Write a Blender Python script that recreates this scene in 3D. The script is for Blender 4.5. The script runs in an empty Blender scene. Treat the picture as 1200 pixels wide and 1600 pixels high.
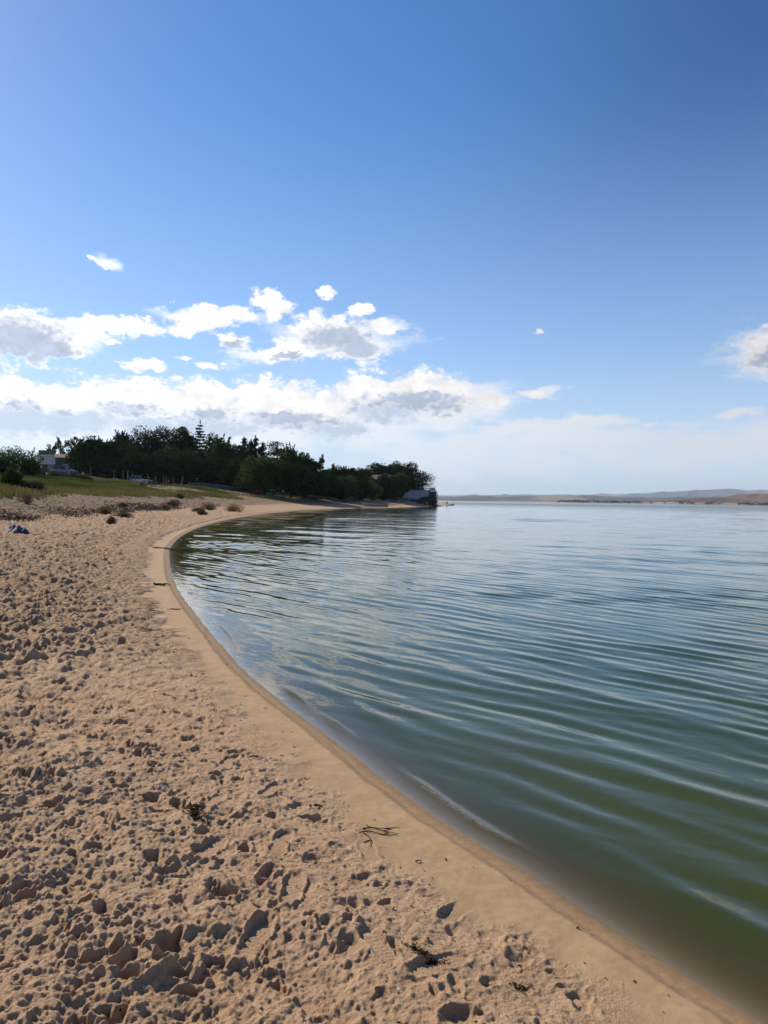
import bpy, bmesh, math, random
import numpy as np
from mathutils import Vector, Matrix

S = bpy.context.scene
COL = S.collection
R = math.radians
random.seed(7); RNG = np.random.default_rng(11)

# ---------------------------------------------------------------- camera
EYE = 1.75
PITCH = math.atan(19.7/1160); ROLL = math.atan(.0140)
fw = Vector((0, math.cos(PITCH), -math.sin(PITCH)))
up0 = Vector((0, math.sin(PITCH), math.cos(PITCH)))
rt = Vector((1, 0, 0))*math.cos(ROLL) + up0*math.sin(ROLL)
up = up0*math.cos(ROLL) - Vector((1, 0, 0))*math.sin(ROLL)
cam_d = bpy.data.cameras.new('camera'); cam = bpy.data.objects.new('camera', cam_d); COL.objects.link(cam)
m = Matrix((rt, up, -fw)).transposed().to_4x4(); m.translation = Vector((0, 0, EYE)); cam.matrix_world = m
cam_d.sensor_fit = 'VERTICAL'; cam_d.sensor_height = 32; cam_d.sensor_width = 24
cam_d.lens = 32*1160/1600; cam_d.clip_start = .05; cam_d.clip_end = 60000
S.camera = cam

# ---------------------------------------------------------------- light and sky
SUN_AZ, SUN_EL = R(-48), R(34)          # azimuth from +Y towards +X
sd = bpy.data.lights.new('sun', 'SUN'); sd.energy = 5.0; sd.angle = R(.5); sd.color = (1, .90, .75)
so = bpy.data.objects.new('sun', sd); COL.objects.link(so)
sdir = Vector((math.sin(SUN_AZ)*math.cos(SUN_EL), math.cos(SUN_AZ)*math.cos(SUN_EL), math.sin(SUN_EL)))
so.rotation_euler = sdir.to_track_quat('Z', 'Y').to_euler()
S.view_settings.view_transform = 'Standard'; S.view_settings.look = 'None'
S.view_settings.exposure = 0.32; S.view_settings.gamma = 1
S.render.film_transparent = False
try:
    S.cycles.use_denoising = True
    S.cycles.max_bounces = 8; S.cycles.transparent_max_bounces = 16
    S.cycles.volume_bounces = 0; S.cycles.sample_clamp_indirect = 6
except Exception: pass

CUMULUS = [(-25.64, 10.72, 3.79, 1.86), (-22.15, 11.76, 1.71, 0.95), (-26.83, 11.86, 2.4, 0.92), (-24.01, 10.15, 2.3, 1.12), (-18.91, 12.05, 2.14, 0.75), (-20.66, 12.16, 1.65, 0.61), (-13.94, 13.1, 2.72, 0.9), (-15.32, 12.32, 1.38, 0.72), (-11.61, 13.56, 1.8, 0.59), (-8.42, 14.46, 1.84, 0.95), (-4.75, 15.3, 0.68, 0.41), (-11.58, 11.41, 1.14, 0.69), (-4.12, 12.28, 3.24, 1.58), (-2.05, 11.63, 2.07, 1.12), (-6.54, 11.27, 2.44, 0.93), (-7.99, 10.7, 2.43, 0.65), (-0.2, 13.15, 1.67, 0.46), (-2.08, 14.14, 0.98, 0.37), (-5.59, 12.93, 1.76, 1.01), (-17.87, 9.34, 2.17, 0.41), (-13.45, 9.83, 1.22, 0.28), (-15.43, 10.09, 0.41, 0.23), (-20.43, 10.94, 0.52, 0.22), (-26.81, 7.0, 2.81, 1.38), (-23.78, 6.78, 3.38, 1.15), (-20.4, 7.18, 3.09, 1.26), (-17.54, 7.16, 3.19, 1.47), (-13.65, 7.21, 3.78, 1.59), (-9.88, 7.5, 2.89, 1.61), (-7.22, 6.97, 2.93, 1.72), (-4.54, 6.8, 2.46, 1.25), (-1.36, 8.31, 2.56, 1.63), (2.58, 8.26, 3.23, 1.63), (5.52, 7.89, 2.24, 1.15), (8.1, 7.69, 1.16, 0.67), (11.15, 8.33, 1.04, 0.33), (27.31, 10.62, 2.43, 1.55), (-20.82, 16.22, 0.56, 0.25), (-21.24, 16.26, 0.51, 0.25), (-21.67, 16.42, 0.3, 0.17), (11.69, 12.45, 0.42, 0.18), (21.85, 5.6, 0.3, 0.18)]
SOFT = [(-21.3, 12.05, 4.84, 0.39), (-13.01, 13.29, 4.27, 0.41), (-3.14, 12.17, 5.41, 1.02), (-25.03, 10.78, 4.17, 1.11), (4.79, 7.98, 5.8, 1.24), (13.48, 4.51, 10.57, 1.33), (11.53, 8.32, 1.88, 0.38), (0.78, 13.31, 1.47, 0.37), (-9.91, 10.43, 2.89, 0.47), (26.74, 10.37, 2.68, 1.44), (-20.47, 16.39, 1.48, 0.38), (-25.0, 4.8, 7.25, 1.94), (-17.75, 5.39, 7.89, 2.03), (-9.85, 5.45, 7.3, 2.01), (-2.07, 5.97, 6.4, 2.13), (3.83, 6.68, 5.35, 1.64), (-0.57, 4.44, 2.96, 0.68), (12.52, 5.75, 5.05, 0.62), (8.72, 5.43, 2.87, 0.48), (15.76, 6.09, 3.14, 0.42), (19.79, 5.56, 0.78, 0.28), (4.82, 6.1, 1.95, 0.34), (25.43, 6.3, 1.9, 0.35), (23.23, 3.95, 6.69, 1.62), (17.61, 3.45, 3.94, 1.31), (27.64, 4.09, 4.09, 1.56), (11.62, 2.98, 5.55, 1.06), (4.86, 3.27, 6.76, 1.95), (13.02, 4.03, 1.16, 0.29), (-0.59, 6.14, 2.96, 0.97)]
SHADE = [(-25.91, 10.52, 3.19, 1.36), (-24.22, 10.13, 1.83, 0.86), (-22.52, 5.38, 2.57, 0.63), (-13.17, 5.19, 4.27, 0.76), (-6.48, 5.78, 2.44, 0.68), (-19.09, 6.25, 2.23, 0.46), (-3.72, 12.06, 2.85, 0.93), (-2.14, 11.39, 1.67, 0.66), (-7.51, 10.71, 1.46, 0.28), (-11.58, 11.28, 0.76, 0.37), (2.84, 7.4, 3.62, 0.87), (-0.11, 6.88, 2.95, 0.97), (-26.2, 5.17, 3.68, 1.14), (-22.94, 5.14, 3.43, 0.9), (-17.3, 5.04, 3.2, 0.84), (-13.17, 6.05, 1.88, 0.66), (-8.42, 5.97, 2.43, 0.67), (27.33, 9.99, 1.53, 0.68), (-4.03, 5.35, 2.95, 0.78)]

W = bpy.data.worlds.new('World'); S.world = W; W.use_nodes = True
nt = W.node_tree; nt.nodes.clear(); L = nt.links
class G:
    """tiny helper that adds nodes to a tree"""
    def __init__(s, nt): s.nt = nt
    def n(s, t, **k):
        o = s.nt.nodes.new(t)
        for a, v in k.items(): setattr(o, a, v)
        return o
    def put(s, sock, v):
        if hasattr(v, 'is_linked') or isinstance(v, bpy.types.NodeSocket): s.nt.links.new(v, sock)
        else: sock.default_value = v
    def m(s, op, a, b=0.0, c=None, clamp=False):
        o = s.n('ShaderNodeMath', operation=op); o.use_clamp = clamp
        s.put(o.inputs[0], a); s.put(o.inputs[1], b)
        if c is not None: s.put(o.inputs[2], c)
        return o.outputs[0]
    def v(s, op, a, b=(0, 0, 0), sc=None):
        o = s.n('ShaderNodeVectorMath', operation=op)
        s.put(o.inputs[0], a); s.put(o.inputs[1], b)
        if sc is not None: s.put(o.inputs['Scale'], sc)
        return o.outputs['Value'] if op in ('LENGTH', 'DOT_PRODUCT', 'DISTANCE') else o.outputs['Vector']
    def mr(s, x, a, b, c=0.0, d=1.0, smooth=True):
        o = s.n('ShaderNodeMapRange'); o.interpolation_type = 'SMOOTHSTEP' if smooth else 'LINEAR'
        s.put(o.inputs[0], x)
        for i, q in zip((1, 2, 3, 4), (a, b, c, d)): s.put(o.inputs[i], q)
        return o.outputs[0]
    def mix(s, f, a, b, mode='MIX'):
        o = s.n('ShaderNodeMix', data_type='RGBA', blend_type=mode)
        s.put(o.inputs[0], f); s.put(o.inputs[6], a); s.put(o.inputs[7], b)
        return o.outputs[2]
    def noise(s, vec, scale, detail=4, rough=.5, dist=0.0, out=0, lac=2.0):
        o = s.n('ShaderNodeTexNoise')
        if vec is not None: s.put(o.inputs['Vector'], vec)
        o.inputs['Scale'].default_value = scale; o.inputs['Detail'].default_value = detail
        o.inputs['Roughness'].default_value = rough; o.inputs['Distortion'].default_value = dist
        o.inputs['Lacunarity'].default_value = lac
        return o.outputs[out]
    def attr(s, name):
        return s.n('ShaderNodeAttribute', attribute_name=name).outputs['Fac']

g = G(nt)
sky = g.n('ShaderNodeTexSky'); sky.sky_type = 'NISHITA'; sky.sun_disc = False
sky.sun_elevation = SUN_EL; sky.sun_rotation = SUN_AZ
sky.altitude = 900; sky.air_density = 1.0; sky.dust_density = .35; sky.ozone_density = 2.0
hs = g.n('ShaderNodeHueSaturation'); hs.inputs['Hue'].default_value = .506; hs.inputs['Saturation'].default_value = 1.29; hs.inputs['Value'].default_value = 1.05
L.new(sky.outputs[0], hs.inputs['Color'])
D3 = g.n('ShaderNodeTexCoord').outputs['Generated']
sep = g.n('ShaderNodeSeparateXYZ'); L.new(D3, sep.inputs[0])
az = g.m('MULTIPLY', g.m('ARCTAN2', sep.outputs[0], sep.outputs[1]), 57.2958)
el = g.m('MULTIPLY', g.m('ARCSINE', sep.outputs[2]), 57.2958)
cmb = g.n('ShaderNodeCombineXYZ'); L.new(az, cmb.inputs[0]); L.new(el, cmb.inputs[1]); L.new(el, cmb.inputs[1])
P0 = cmb.outputs[0]
# the sky is deepest far from the sun
sunv0 = g.v('DOT_PRODUCT', D3, tuple(sdir))
deep = g.m('SUBTRACT', 1.0, g.m('MULTIPLY', g.mr(sunv0, .74, .44), g.mr(el, 8, 34, 0, .36)))
clear = g.mix(deep, g.v('MULTIPLY', hs.outputs[0], (0, .06, .22)), hs.outputs[0])
# pale moist air low over the lake
skyc = g.mix(g.m('ADD', g.m('MULTIPLY', g.mr(el, 30, 2), .38), g.m('MULTIPLY', g.mr(el, 12, -1), .48)), clear, (4.2, 5.15, 6.8, 1))
Dz = g.v('MULTIPLY', D3, (1, 1, 1.5))
w1 = g.v('SCALE', g.v('SUBTRACT', g.noise(Dz, 16, 3, .55, out=1), (.5, .5, .5)), sc=2.4)
w2 = g.v('SCALE', g.v('SUBTRACT', g.noise(Dz, 70, 3, .6, out=1), (.5, .5, .5)), sc=.9)
Pw = g.v('ADD', P0, g.v('MULTIPLY', g.v('ADD', w1, w2), (1.1, .75, 0))); Pw = g.v('MULTIPLY', Pw, (1, 1, 0))
def blobs(lst, p, k=1.0):
    cur = None
    for a, e, ra, re in lst:
        ra *= k; re *= k
        q = g.v('MULTIPLY', g.v('SUBTRACT', p, (a, e, 0)), (1/(ra*1.27), 1/(re*1.40), 0))
        d = g.m('SUBTRACT', 1.0, g.v('LENGTH', q))
        cur = d if cur is None else g.m('MAXIMUM', cur, d)
    return cur
n1 = g.noise(Dz, 42, 7, .62)
vo = g.n('ShaderNodeTexVoronoi'); vo.feature = 'SMOOTH_F1'; vo.inputs['Scale'].default_value = 62; vo.inputs['Detail'].default_value = 2.5; vo.inputs['Roughness'].default_value = .6
L.new(Dz, vo.inputs['Vector'])
puff = g.m('SUBTRACT', g.m('MULTIPLY', g.m('SUBTRACT', n1, .5), 1.25), g.m('MULTIPLY', g.m('SUBTRACT', vo.outputs['Distance'], .42), .75))
fc = g.m('ADD', g.m('MULTIPLY', blobs(CUMULUS, Pw), 1.25), g.m('MULTIPLY', puff, .85))
a_c = g.mr(g.m('ADD', fc, g.m('MULTIPLY', g.m('SUBTRACT', g.noise(g.v('MULTIPLY', D3, (1, 1, 2.2)), 120, 5, .7), .5), .55)), -.12, .40)
n2 = g.noise(g.v('MULTIPLY', D3, (1, 1, 3.2)), 22, 7, .6)
fs = g.m('ADD', g.m('MULTIPLY', blobs(SOFT, Pw), 1.0), g.m('MULTIPLY', g.m('SUBTRACT', n2, .5), 1.5))
a_s = g.m('MULTIPLY', g.mr(fs, -.05, .70), g.mr(el, 1.5, 7, .50, .84))
fg = g.m('ADD', blobs(SHADE, g.v('MULTIPLY', g.v('ADD', P0, g.v('SCALE', w2, sc=1.6)), (1, 1, 0))), g.m('MULTIPLY', puff, .75))
gr = g.mr(fg, -.22, .34)
# a sparse field of small clouds for the part of the sky the camera does not see
behind = g.mr(g.m('ABSOLUTE', az), 34, 50)
n3 = g.noise(g.v('MULTIPLY', D3, (1, 1, 2.4)), 6, 7, .6)
a_b = g.m('MULTIPLY', g.m('MULTIPLY', g.mr(n3, .56, .68), behind), g.mr(el, 2, 8))
a_b = g.m('MULTIPLY', a_b, g.mr(el, 45, 25))
# cloud brightness falls away from the sun
sunv = g.v('DOT_PRODUCT', D3, tuple(sdir))
br = g.mr(sunv, .35, .95, .80, 1.22, smooth=False)
CL = 7.9
white = g.mix(g.mr(az, -10, 30), (CL, CL*.985, CL*.97, 1), (CL*.93, CL*.915, CL*.95, 1))
greyc = (CL*.47, CL*.54, CL*.68, 1)
ccol = g.mix(g.m('MULTIPLY', gr, g.mr(fc, .0, .30)), white, greyc)
tex = g.mr(n1, .3, .7, .86, 1.08)
ccol = g.v('SCALE', ccol, sc=g.m('MULTIPLY', br, tex))
scol = g.v('SCALE', g.mix(g.m('MULTIPLY', gr, .85), (CL*.92, CL*.93, CL*.97, 1), greyc), sc=br)
out = g.mix(a_s, skyc, scol)
out = g.mix(a_c, out, ccol)
out = g.mix(a_b, out, (CL*.8, CL*.82, CL*.86, 1))
bgn = g.n('ShaderNodeBackground'); bgn.inputs['Strength'].default_value = .107
L.new(out, bgn.inputs['Color'])
L.new(bgn.outputs[0], g.n('ShaderNodeOutputWorld').inputs[0])

# ---------------------------------------------------------------- helpers
def tag(o, label=None, cat=None, group=None, kind=None):
    if label: o['label'] = label
    if cat: o['category'] = cat
    if group: o['group'] = group
    if kind: o['kind'] = kind
    return o
def empty(name, loc, rz=0.0, label=None, cat=None, group=None):
    o = bpy.data.objects.new(name, None); o.location = loc; o.rotation_euler = (0, 0, rz); o.empty_display_size = .3
    COL.objects.link(o); return tag(o, label, cat, group)
def npmesh(name, V, Q, mat, parent=None, smooth=False, attrs=None):
    """V (n,3), Q (m,k) faces of equal size"""
    V = np.asarray(V, np.float32); Q = np.asarray(Q, np.int32); k = Q.shape[1]
    me = bpy.data.meshes.new(name)
    me.vertices.add(len(V)); me.vertices.foreach_set('co', V.ravel())
    me.loops.add(Q.size); me.loops.foreach_set('vertex_index', Q.ravel())
    me.polygons.add(len(Q)); me.polygons.foreach_set('loop_start', np.arange(0, Q.size, k, dtype=np.int32))
    me.polygons.foreach_set('loop_total', np.full(len(Q), k, np.int32))
    me.polygons.foreach_set('use_smooth', np.full(len(Q), smooth))
    me.update(calc_edges=True)
    for a, v in (attrs or {}).items():
        at = me.attributes.new(a, 'FLOAT', 'POINT'); at.data.foreach_set('value', np.asarray(v, np.float32).ravel())
    me.materials.append(mat)
    o = bpy.data.objects.new(name, me); COL.objects.link(o)
    if parent: o.parent = parent
    return o
class MB:
    """collects simple solids in one bmesh"""
    def __init__(s): s.b = bmesh.new()
    def box(s, x0, x1, y0, y1, z0, z1, bev=0.0, M=None):
        r = bmesh.ops.create_cube(s.b, size=1)
        bmesh.ops.transform(s.b, verts=r['verts'], matrix=Matrix.Translation(((x0+x1)/2, (y0+y1)/2, (z0+z1)/2)) @ Matrix.Diagonal((x1-x0, y1-y0, z1-z0, 1)))
        vs = r['verts']
        if bev:
            es = list({e for v in vs for e in v.link_edges})
            rr = bmesh.ops.bevel(s.b, geom=es, offset=bev, segments=2, affect='EDGES'); vs = list({v for f in rr['faces'] for v in f.verts} | {v for v in vs if v.is_valid})
        if M is not None: bmesh.ops.transform(s.b, verts=vs, matrix=M)
        return s
    def tube(s, pts, rad, seg=6):
        pts = [Vector(p) for p in pts]; n = len(pts)
        rad = rad if hasattr(rad, '__len__') else [rad]*n
        rings = []
        for i, p in enumerate(pts):
            d = (pts[min(i+1, n-1)] - pts[max(i-1, 0)])
            d = d.normalized() if d.length > 1e-9 else Vector((0, 0, 1))
            a = d.orthogonal().normalized(); b = d.cross(a)
            if i and (a.dot(pa) < 0): pass
            if i:
                a = (pa - d*pa.dot(d)); a = a.normalized() if a.length > 1e-6 else d.orthogonal().normalized(); b = d.cross(a)
            pa = a
            rings.append([s.b.verts.new(p + (a*math.cos(t) + b*math.sin(t))*rad[i]) for t in [2*math.pi*k/seg for k in range(seg)]])
        for i in range(n-1):
            for k in range(seg): s.b.faces.new((rings[i][k], rings[i][(k+1) % seg], rings[i+1][(k+1) % seg], rings[i+1][k]))
        s.b.faces.new(rings[0][::-1]); s.b.faces.new(rings[-1])
        return s
    def loft(s, rings, close=True):
        vr = [[s.b.verts.new(p) for p in r] for r in rings]; n = len(vr[0])
        for i in range(len(vr)-1):
            for k in range(n if close else n-1): s.b.faces.new((vr[i][k], vr[i][(k+1) % n], vr[i+1][(k+1) % n], vr[i+1][k]))
        if close:
            s.b.faces.new(vr[0][::-1]); s.b.faces.new(vr[-1])
        return s
    def build(s, name, mat, parent=None, smooth=False, M=None):
        if M is not None: bmesh.ops.transform(s.b, verts=s.b.verts[:], matrix=M)
        bmesh.ops.recalc_face_normals(s.b, faces=s.b.faces[:])
        me = bpy.data.meshes.new(name); s.b.to_mesh(me); s.b.free()
        me.materials.append(mat)
        if smooth: me.polygons.foreach_set('use_smooth', [True]*len(me.polygons))
        o = bpy.data.objects.new(name, me); COL.objects.link(o)
        if parent: o.parent = parent
        return o
def mat(name, col, rough=.8, var=0.0, scale=3.0, metal=0.0, spec=.3, col2=None, bump=0.0, trans=0.0):
    M_ = bpy.data.materials.new(name); M_.use_nodes = True; t = M_.node_tree; q = G(t)
    p = t.nodes['Principled BSDF']; p.inputs['Roughness'].default_value = rough; p.inputs['Metallic'].default_value = metal
    p.inputs['Specular IOR Level'].default_value = spec
    tc = q.n('ShaderNodeTexCoord').outputs['Object']
    n = q.noise(tc, scale, 6, .6)
    c2 = col2 or tuple(c*(1-var) for c in col)
    c = q.mix(q.mr(n, .35, .65), (*col, 1), (*c2, 1)); t.links.new(c, p.inputs['Base Color'])
    if bump:
        b = q.n('ShaderNodeBump'); b.inputs['Distance'].default_value = bump; q.put(b.inputs['Height'], q.noise(tc, scale*6, 5, .6)); t.links.new(b.outputs[0], p.inputs['Normal'])
    return M_
def sstep(a, b, x):
    t = np.clip((x-a)/(b-a), 0, 1); return t*t*(3-2*t)
_T = RNG.random((257, 257)).astype(np.float32); _T[256] = _T[0]; _T[:, 256] = _T[:, 0]
def vn(x, y, off=0):
    x = x + off*17.31; y = y + off*9.77
    xi = np.floor(x); yi = np.floor(y); fx = (x-xi).astype(np.float32); fy = (y-yi).astype(np.float32)
    xi = xi.astype(np.int64) & 255; yi = yi.astype(np.int64) & 255
    fx = fx*fx*(3-2*fx); fy = fy*fy*(3-2*fy)
    a = _T[xi, yi]; b = _T[xi+1, yi]; c = _T[xi, yi+1]; d = _T[xi+1, yi+1]
    return a + (b-a)*fx + (c-a)*fy + (a-b-c+d)*fx*fy - .5
def fbm(x, y, lam, octv=4, gain=.5, off=0):
    s = 0; a = 1; f = 1/lam
    for i in range(octv):
        c, sn = math.cos(i*1.1+.4), math.sin(i*1.1+.4)
        s = s + a*vn((x*c-y*sn)*f, (x*sn+y*c)*f, off+i*3.7); a *= gain; f *= 2.03
    return s

# ---------------------------------------------------------------- shoreline and terrain
SH = [(60,-400),(22,-120),(8,-30),(3.9,-8),(2.7,-2),(2.05,.6),(1.62,1.8),(1.3,2.47),(1.18,2.65),(1.03,2.9),(.86,3.19),(.64,3.57),(.37,3.97),(.02,4.62),(-.18,5.04),(-.46,5.58),(-.79,6.22),(-1.13,6.92),(-1.47,7.67),(-1.91,8.79),(-2.64,10.67),(-3.63,13.32),(-4.68,16.44),(-6.2,21.5),(-7.33,25.56),(-8.91,32.65),(-10.55,42.5),(-12.3,59.4),(-13.0,83.7),(-10.6,118),(-6.8,131),(.4,154),(9.1,186),(15.8,224),(24,270),(29,300),(22,312),(10,330),(-20,380),(-90,470),(-300,640),(-1000,900),(-6000,1500)]
def crom(P, k=3):
    P = [np.array(p, float) for p in P]; o = []
    for i in range(len(P)-1):
        a = P[max(i-1, 0)]; b = P[i]; c = P[i+1]; d = P[min(i+2, len(P)-1)]
        l1 = np.linalg.norm(c-b)
        tb = (c-a)/max(np.linalg.norm(c-a), 1e-6)*l1; tc = (d-b)/max(np.linalg.norm(d-b), 1e-6)*l1
        for j in range(k):
            t = j/k; h = t*t*(3-2*t)
            o.append((2*t**3-3*t**2+1)*b + (t**3-2*t**2+t)*tb*.85 + h*c + (t**3-t**2)*tc*.85)
    o.append(P[-1]); return np.array(o)
SHP = crom(SH)
POLY = np.vstack([SHP, [(-6000, -6000), (60, -6000)]])
def sdist(x, y):
    x = np.asarray(x, np.float32).ravel(); y = np.asarray(y, np.float32).ravel(); out = np.empty(len(x), np.float32)
    A = SHP[:-1].astype(np.float32); B = SHP[1:].astype(np.float32)
    for c0 in range(0, len(x), 60000):
        xs = x[c0:c0+60000]; ys = y[c0:c0+60000]; best = np.full(len(xs), 1e12, np.float32)
        for a, b in zip(A, B):
            dx, dy = b-a; l2 = dx*dx+dy*dy
            t = np.clip(((xs-a[0])*dx+(ys-a[1])*dy)/l2, 0, 1)
            best = np.minimum(best, (xs-a[0]-t*dx)**2+(ys-a[1]-t*dy)**2)
        ins = np.zeros(len(xs), bool)
        P1 = POLY; P2 = np.roll(POLY, -1, 0)
        for a, b in zip(P1, P2):
            if a[1] == b[1]: continue
            cr = (a[1] > ys) != (b[1] > ys)
            ins ^= cr & (xs < (b[0]-a[0])*(ys-a[1])/(b[1]-a[1])+a[0])
        out[c0:c0+60000] = np.where(ins, 1, -1)*np.sqrt(best)
    return out
PS = [-400,-60,-20,-6,-3,-1.5,-.6,-.2,0,.12,.16,.5,1,2,4,6.5,7.6,8.5,13,20,28,38,50,80,150,400,6000]
PZ = [-9,-7,-3.5,-1.5,-.75,-.38,-.15,-.045,0,.018,.030,.062,.125,.20,.37,.52,.60,.92,1.66,2.6,3.6,4.4,5.8,7.5,9,11,14]
# the beach near the camera is flatter and has no scarp
PS2 = [0,.12,.16,.5,1,2,4,8,13,20,28]; PZ2 = [0,.018,.030,.062,.115,.165,.24,.45,1.2,2.4,3.6]
def macro(x, y, s):
    z = np.interp(s, PS, PZ); z2 = np.interp(s, PS2, PZ2)
    w = sstep(10, 24, y); z = np.where((s > 0) & (s < 28), z*w + z2*(1-w), z)
    far = sstep(95, 140, y)                     # no scarp far along the bay
    z3 = np.interp(s, [0,.5,2,6,10,13,20,28], [0,.05,.22,.65,1.15,1.6,2.6,3.6]); z = np.where((s > 0) & (s < 28), z*(1-far)+z3*far, z)
    z = z - z*.25*np.exp(-((x+43)/20)**2-((y-154)/16)**2)*(s > 0)
    z = z + 2.2*np.exp(-((x-1)/14)**2-((y-229)/18)**2)*sstep(0, 7, s)
    z = z + sstep(3, 14, s)*fbm(x, y, 9, 3)*.32*np.minimum(1, s/20+.2)
    return z
def gz(x, y):
    x = np.atleast_1d(np.asarray(x, float)); y = np.atleast_1d(np.asarray(y, float)); s = sdist(x, y)
    r = macro(x, y, s); return float(r[0]) if len(r) == 1 else r

def raster(x0, x1, y0, y1, c, pits, lams, seed, prints=()):
    """trampled sand: height of the loose surface on a regular grid"""
    rg = np.random.default_rng(seed)
    nx = int((x1-x0)/c); ny = int((y1-y0)/c)
    X, Y = np.meshgrid(x0+np.arange(nx)*c, y0+np.arange(ny)*c, indexing='ij')
    H = np.zeros((nx, ny), np.float32)
    for lam, amp, octv, kind in lams:
        f = fbm(X, Y, lam, octv, .52, off=lam*91)
        if kind == 'b': f = .5-np.abs(f)*1.6
        H += (amp*f).astype(np.float32)
    wx = vn(X/.028, Y/.028, 3)*.5+vn(X/.075, Y/.075, 5)*.5; wx = wx.astype(np.float32)
    n = int(pits*(x1-x0)*(y1-y0))
    for i in range(n):
        px = rg.uniform(x0, x1); py = rg.uniform(y0, y1)
        big = rg.random() < .36
        a = rg.uniform(.034, .068) if big else rg.uniform(.011, .030)
        a = max(a, c*1.6); b = a*rg.uniform(.45, .85); d = a*rg.uniform(.5, .95)*(.8 if big else 1); th = rg.normal(.1, .9)
        k = int(a*2.4/c)+1; i0 = int((px-x0)/c); j0 = int((py-y0)/c)
        ia, ib, ja, jb = max(i0-k, 0), min(i0+k+1, nx), max(j0-k, 0), min(j0+k+1, ny)
        if ib <= ia or jb <= ja: continue
        dx = X[ia:ib, ja:jb]-px; dy = Y[ia:ib, ja:jb]-py
        u = (dx*math.sin(th)+dy*math.cos(th))/a; v = (dx*math.cos(th)-dy*math.sin(th))/b
        r = np.sqrt(u*u+v*v)*(1+1.5*wx[ia:ib, ja:jb])
        H[ia:ib, ja:jb] += (-d*(1-sstep(.45, 1.0, r)) + d*.38*np.exp(-((r-1.2)/.26)**2)).astype(np.float32)
    for px, py, th, ln, wd, dp in prints:      # shoe soles pressed flat, with tread
        k = int(ln/c)+2; i0 = int((px-x0)/c); j0 = int((py-y0)/c)
        ia, ib, ja, jb = max(i0-k, 0), min(i0+k+1, nx), max(j0-k, 0), min(j0+k+1, ny)
        if ib <= ia or jb <= ja: continue
        dx = X[ia:ib, ja:jb]-px; dy = Y[ia:ib, ja:jb]-py
        u = (dx*math.sin(th)+dy*math.cos(th))/(ln/2); v = (dx*math.cos(th)-dy*math.sin(th))/(wd/2*(1-.22*np.exp(-((u+.15)/.3)**2)))
        r = (np.abs(u)**2.6+np.abs(v)**2.6)**(1/2.6)*(1+.10*wx[ia:ib, ja:jb])
        w = 1-sstep(.86, 1.04, r)
        tread = .0035*np.sign(np.sin(u*ln/2/.011*math.pi+1.2*np.abs(v)))*.5
        P = H[ia:ib, ja:jb]; base = float(np.mean(P))
        P[...] = P*(1-w) + w*(base-dp+tread+(P-base)*.06) + .016*np.exp(-((r-1.18)/.13)**2)*(1-w)
    return X, Y, H
PRN = []
for px, py, th in [(-.36,3.08,.0),(-.45,2.72,.15),(-.47,3.52,.1),(-.90,3.95,.2),(.0,2.70,-.5),(.22,2.62,1.0),(.33,3.02,.6),(-.05,3.5,-.2),(-.78,3.4,.2),(-.62,4.2,.3),(-.95,4.6,.2),(-1.15,5.3,.35),(-1.5,6.1,.3),(-1.8,6.9,.4),(-2.2,7.8,.4)]:
    PRN.append((px, py, th, .25, .092, .018))
NX0, NX1, NY0, NY1, NC = -7.6, 1.5, 1.2, 12.2, .0055
_, _, HN = raster(NX0, NX1, NY0, NY1, NC, 74, [(.55,.042,2,'n'),(.17,.038,3,'n'),(.07,.022,3,'n'),(.030,.017,3,'n'),(.013,.013,2,'n')], 5, PRN)
FX0, FX1, FY0, FY1, FC = -42, 0, 8, 100, .04
_, _, HF = raster(FX0, FX1, FY0, FY1, FC, 7, [(.7,.07,3,'n'),(.28,.15,2,'b'),(.12,.11,1,'n')], 6)
MX0, MX1, MY0, MY1, MC = -19, 0, 4.5, 30, .0165
_, _, HM = raster(MX0, MX1, MY0, MY1, MC, 66, [(.6,.05,2,'n'),(.2,.08,3,'n'),(.10,.075,2,'n'),(.05,.055,2,'n')], 8)
def bil(H, x0, y0, c, x, y):
    u = (x-x0)/c; v = (y-y0)/c; ok = (u >= 0) & (v >= 0) & (u < H.shape[0]-1.01) & (v < H.shape[1]-1.01)
    u = np.clip(u, 0, H.shape[0]-1.01); v = np.clip(v, 0, H.shape[1]-1.01); i = u.astype(int); j = v.astype(int); fu = u-i; fv = v-j
    return np.where(ok, (H[i, j]*(1-fu)+H[i+1, j]*fu)*(1-fv)+(H[i, j+1]*(1-fu)+H[i+1, j+1]*fu)*fv, 0), ok
MN, MF, MM = float(HN.mean()), float(HF.mean()), float(HM.mean())
def rough_w(x, y, s):
    e = .37+.10*np.clip(y/12, 0, 1.5)+.30*vn(x/.9, y/.9, 8)+.22*vn(x/.17, y/.17, 9)
    return sstep(0, .30, s-e)
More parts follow.
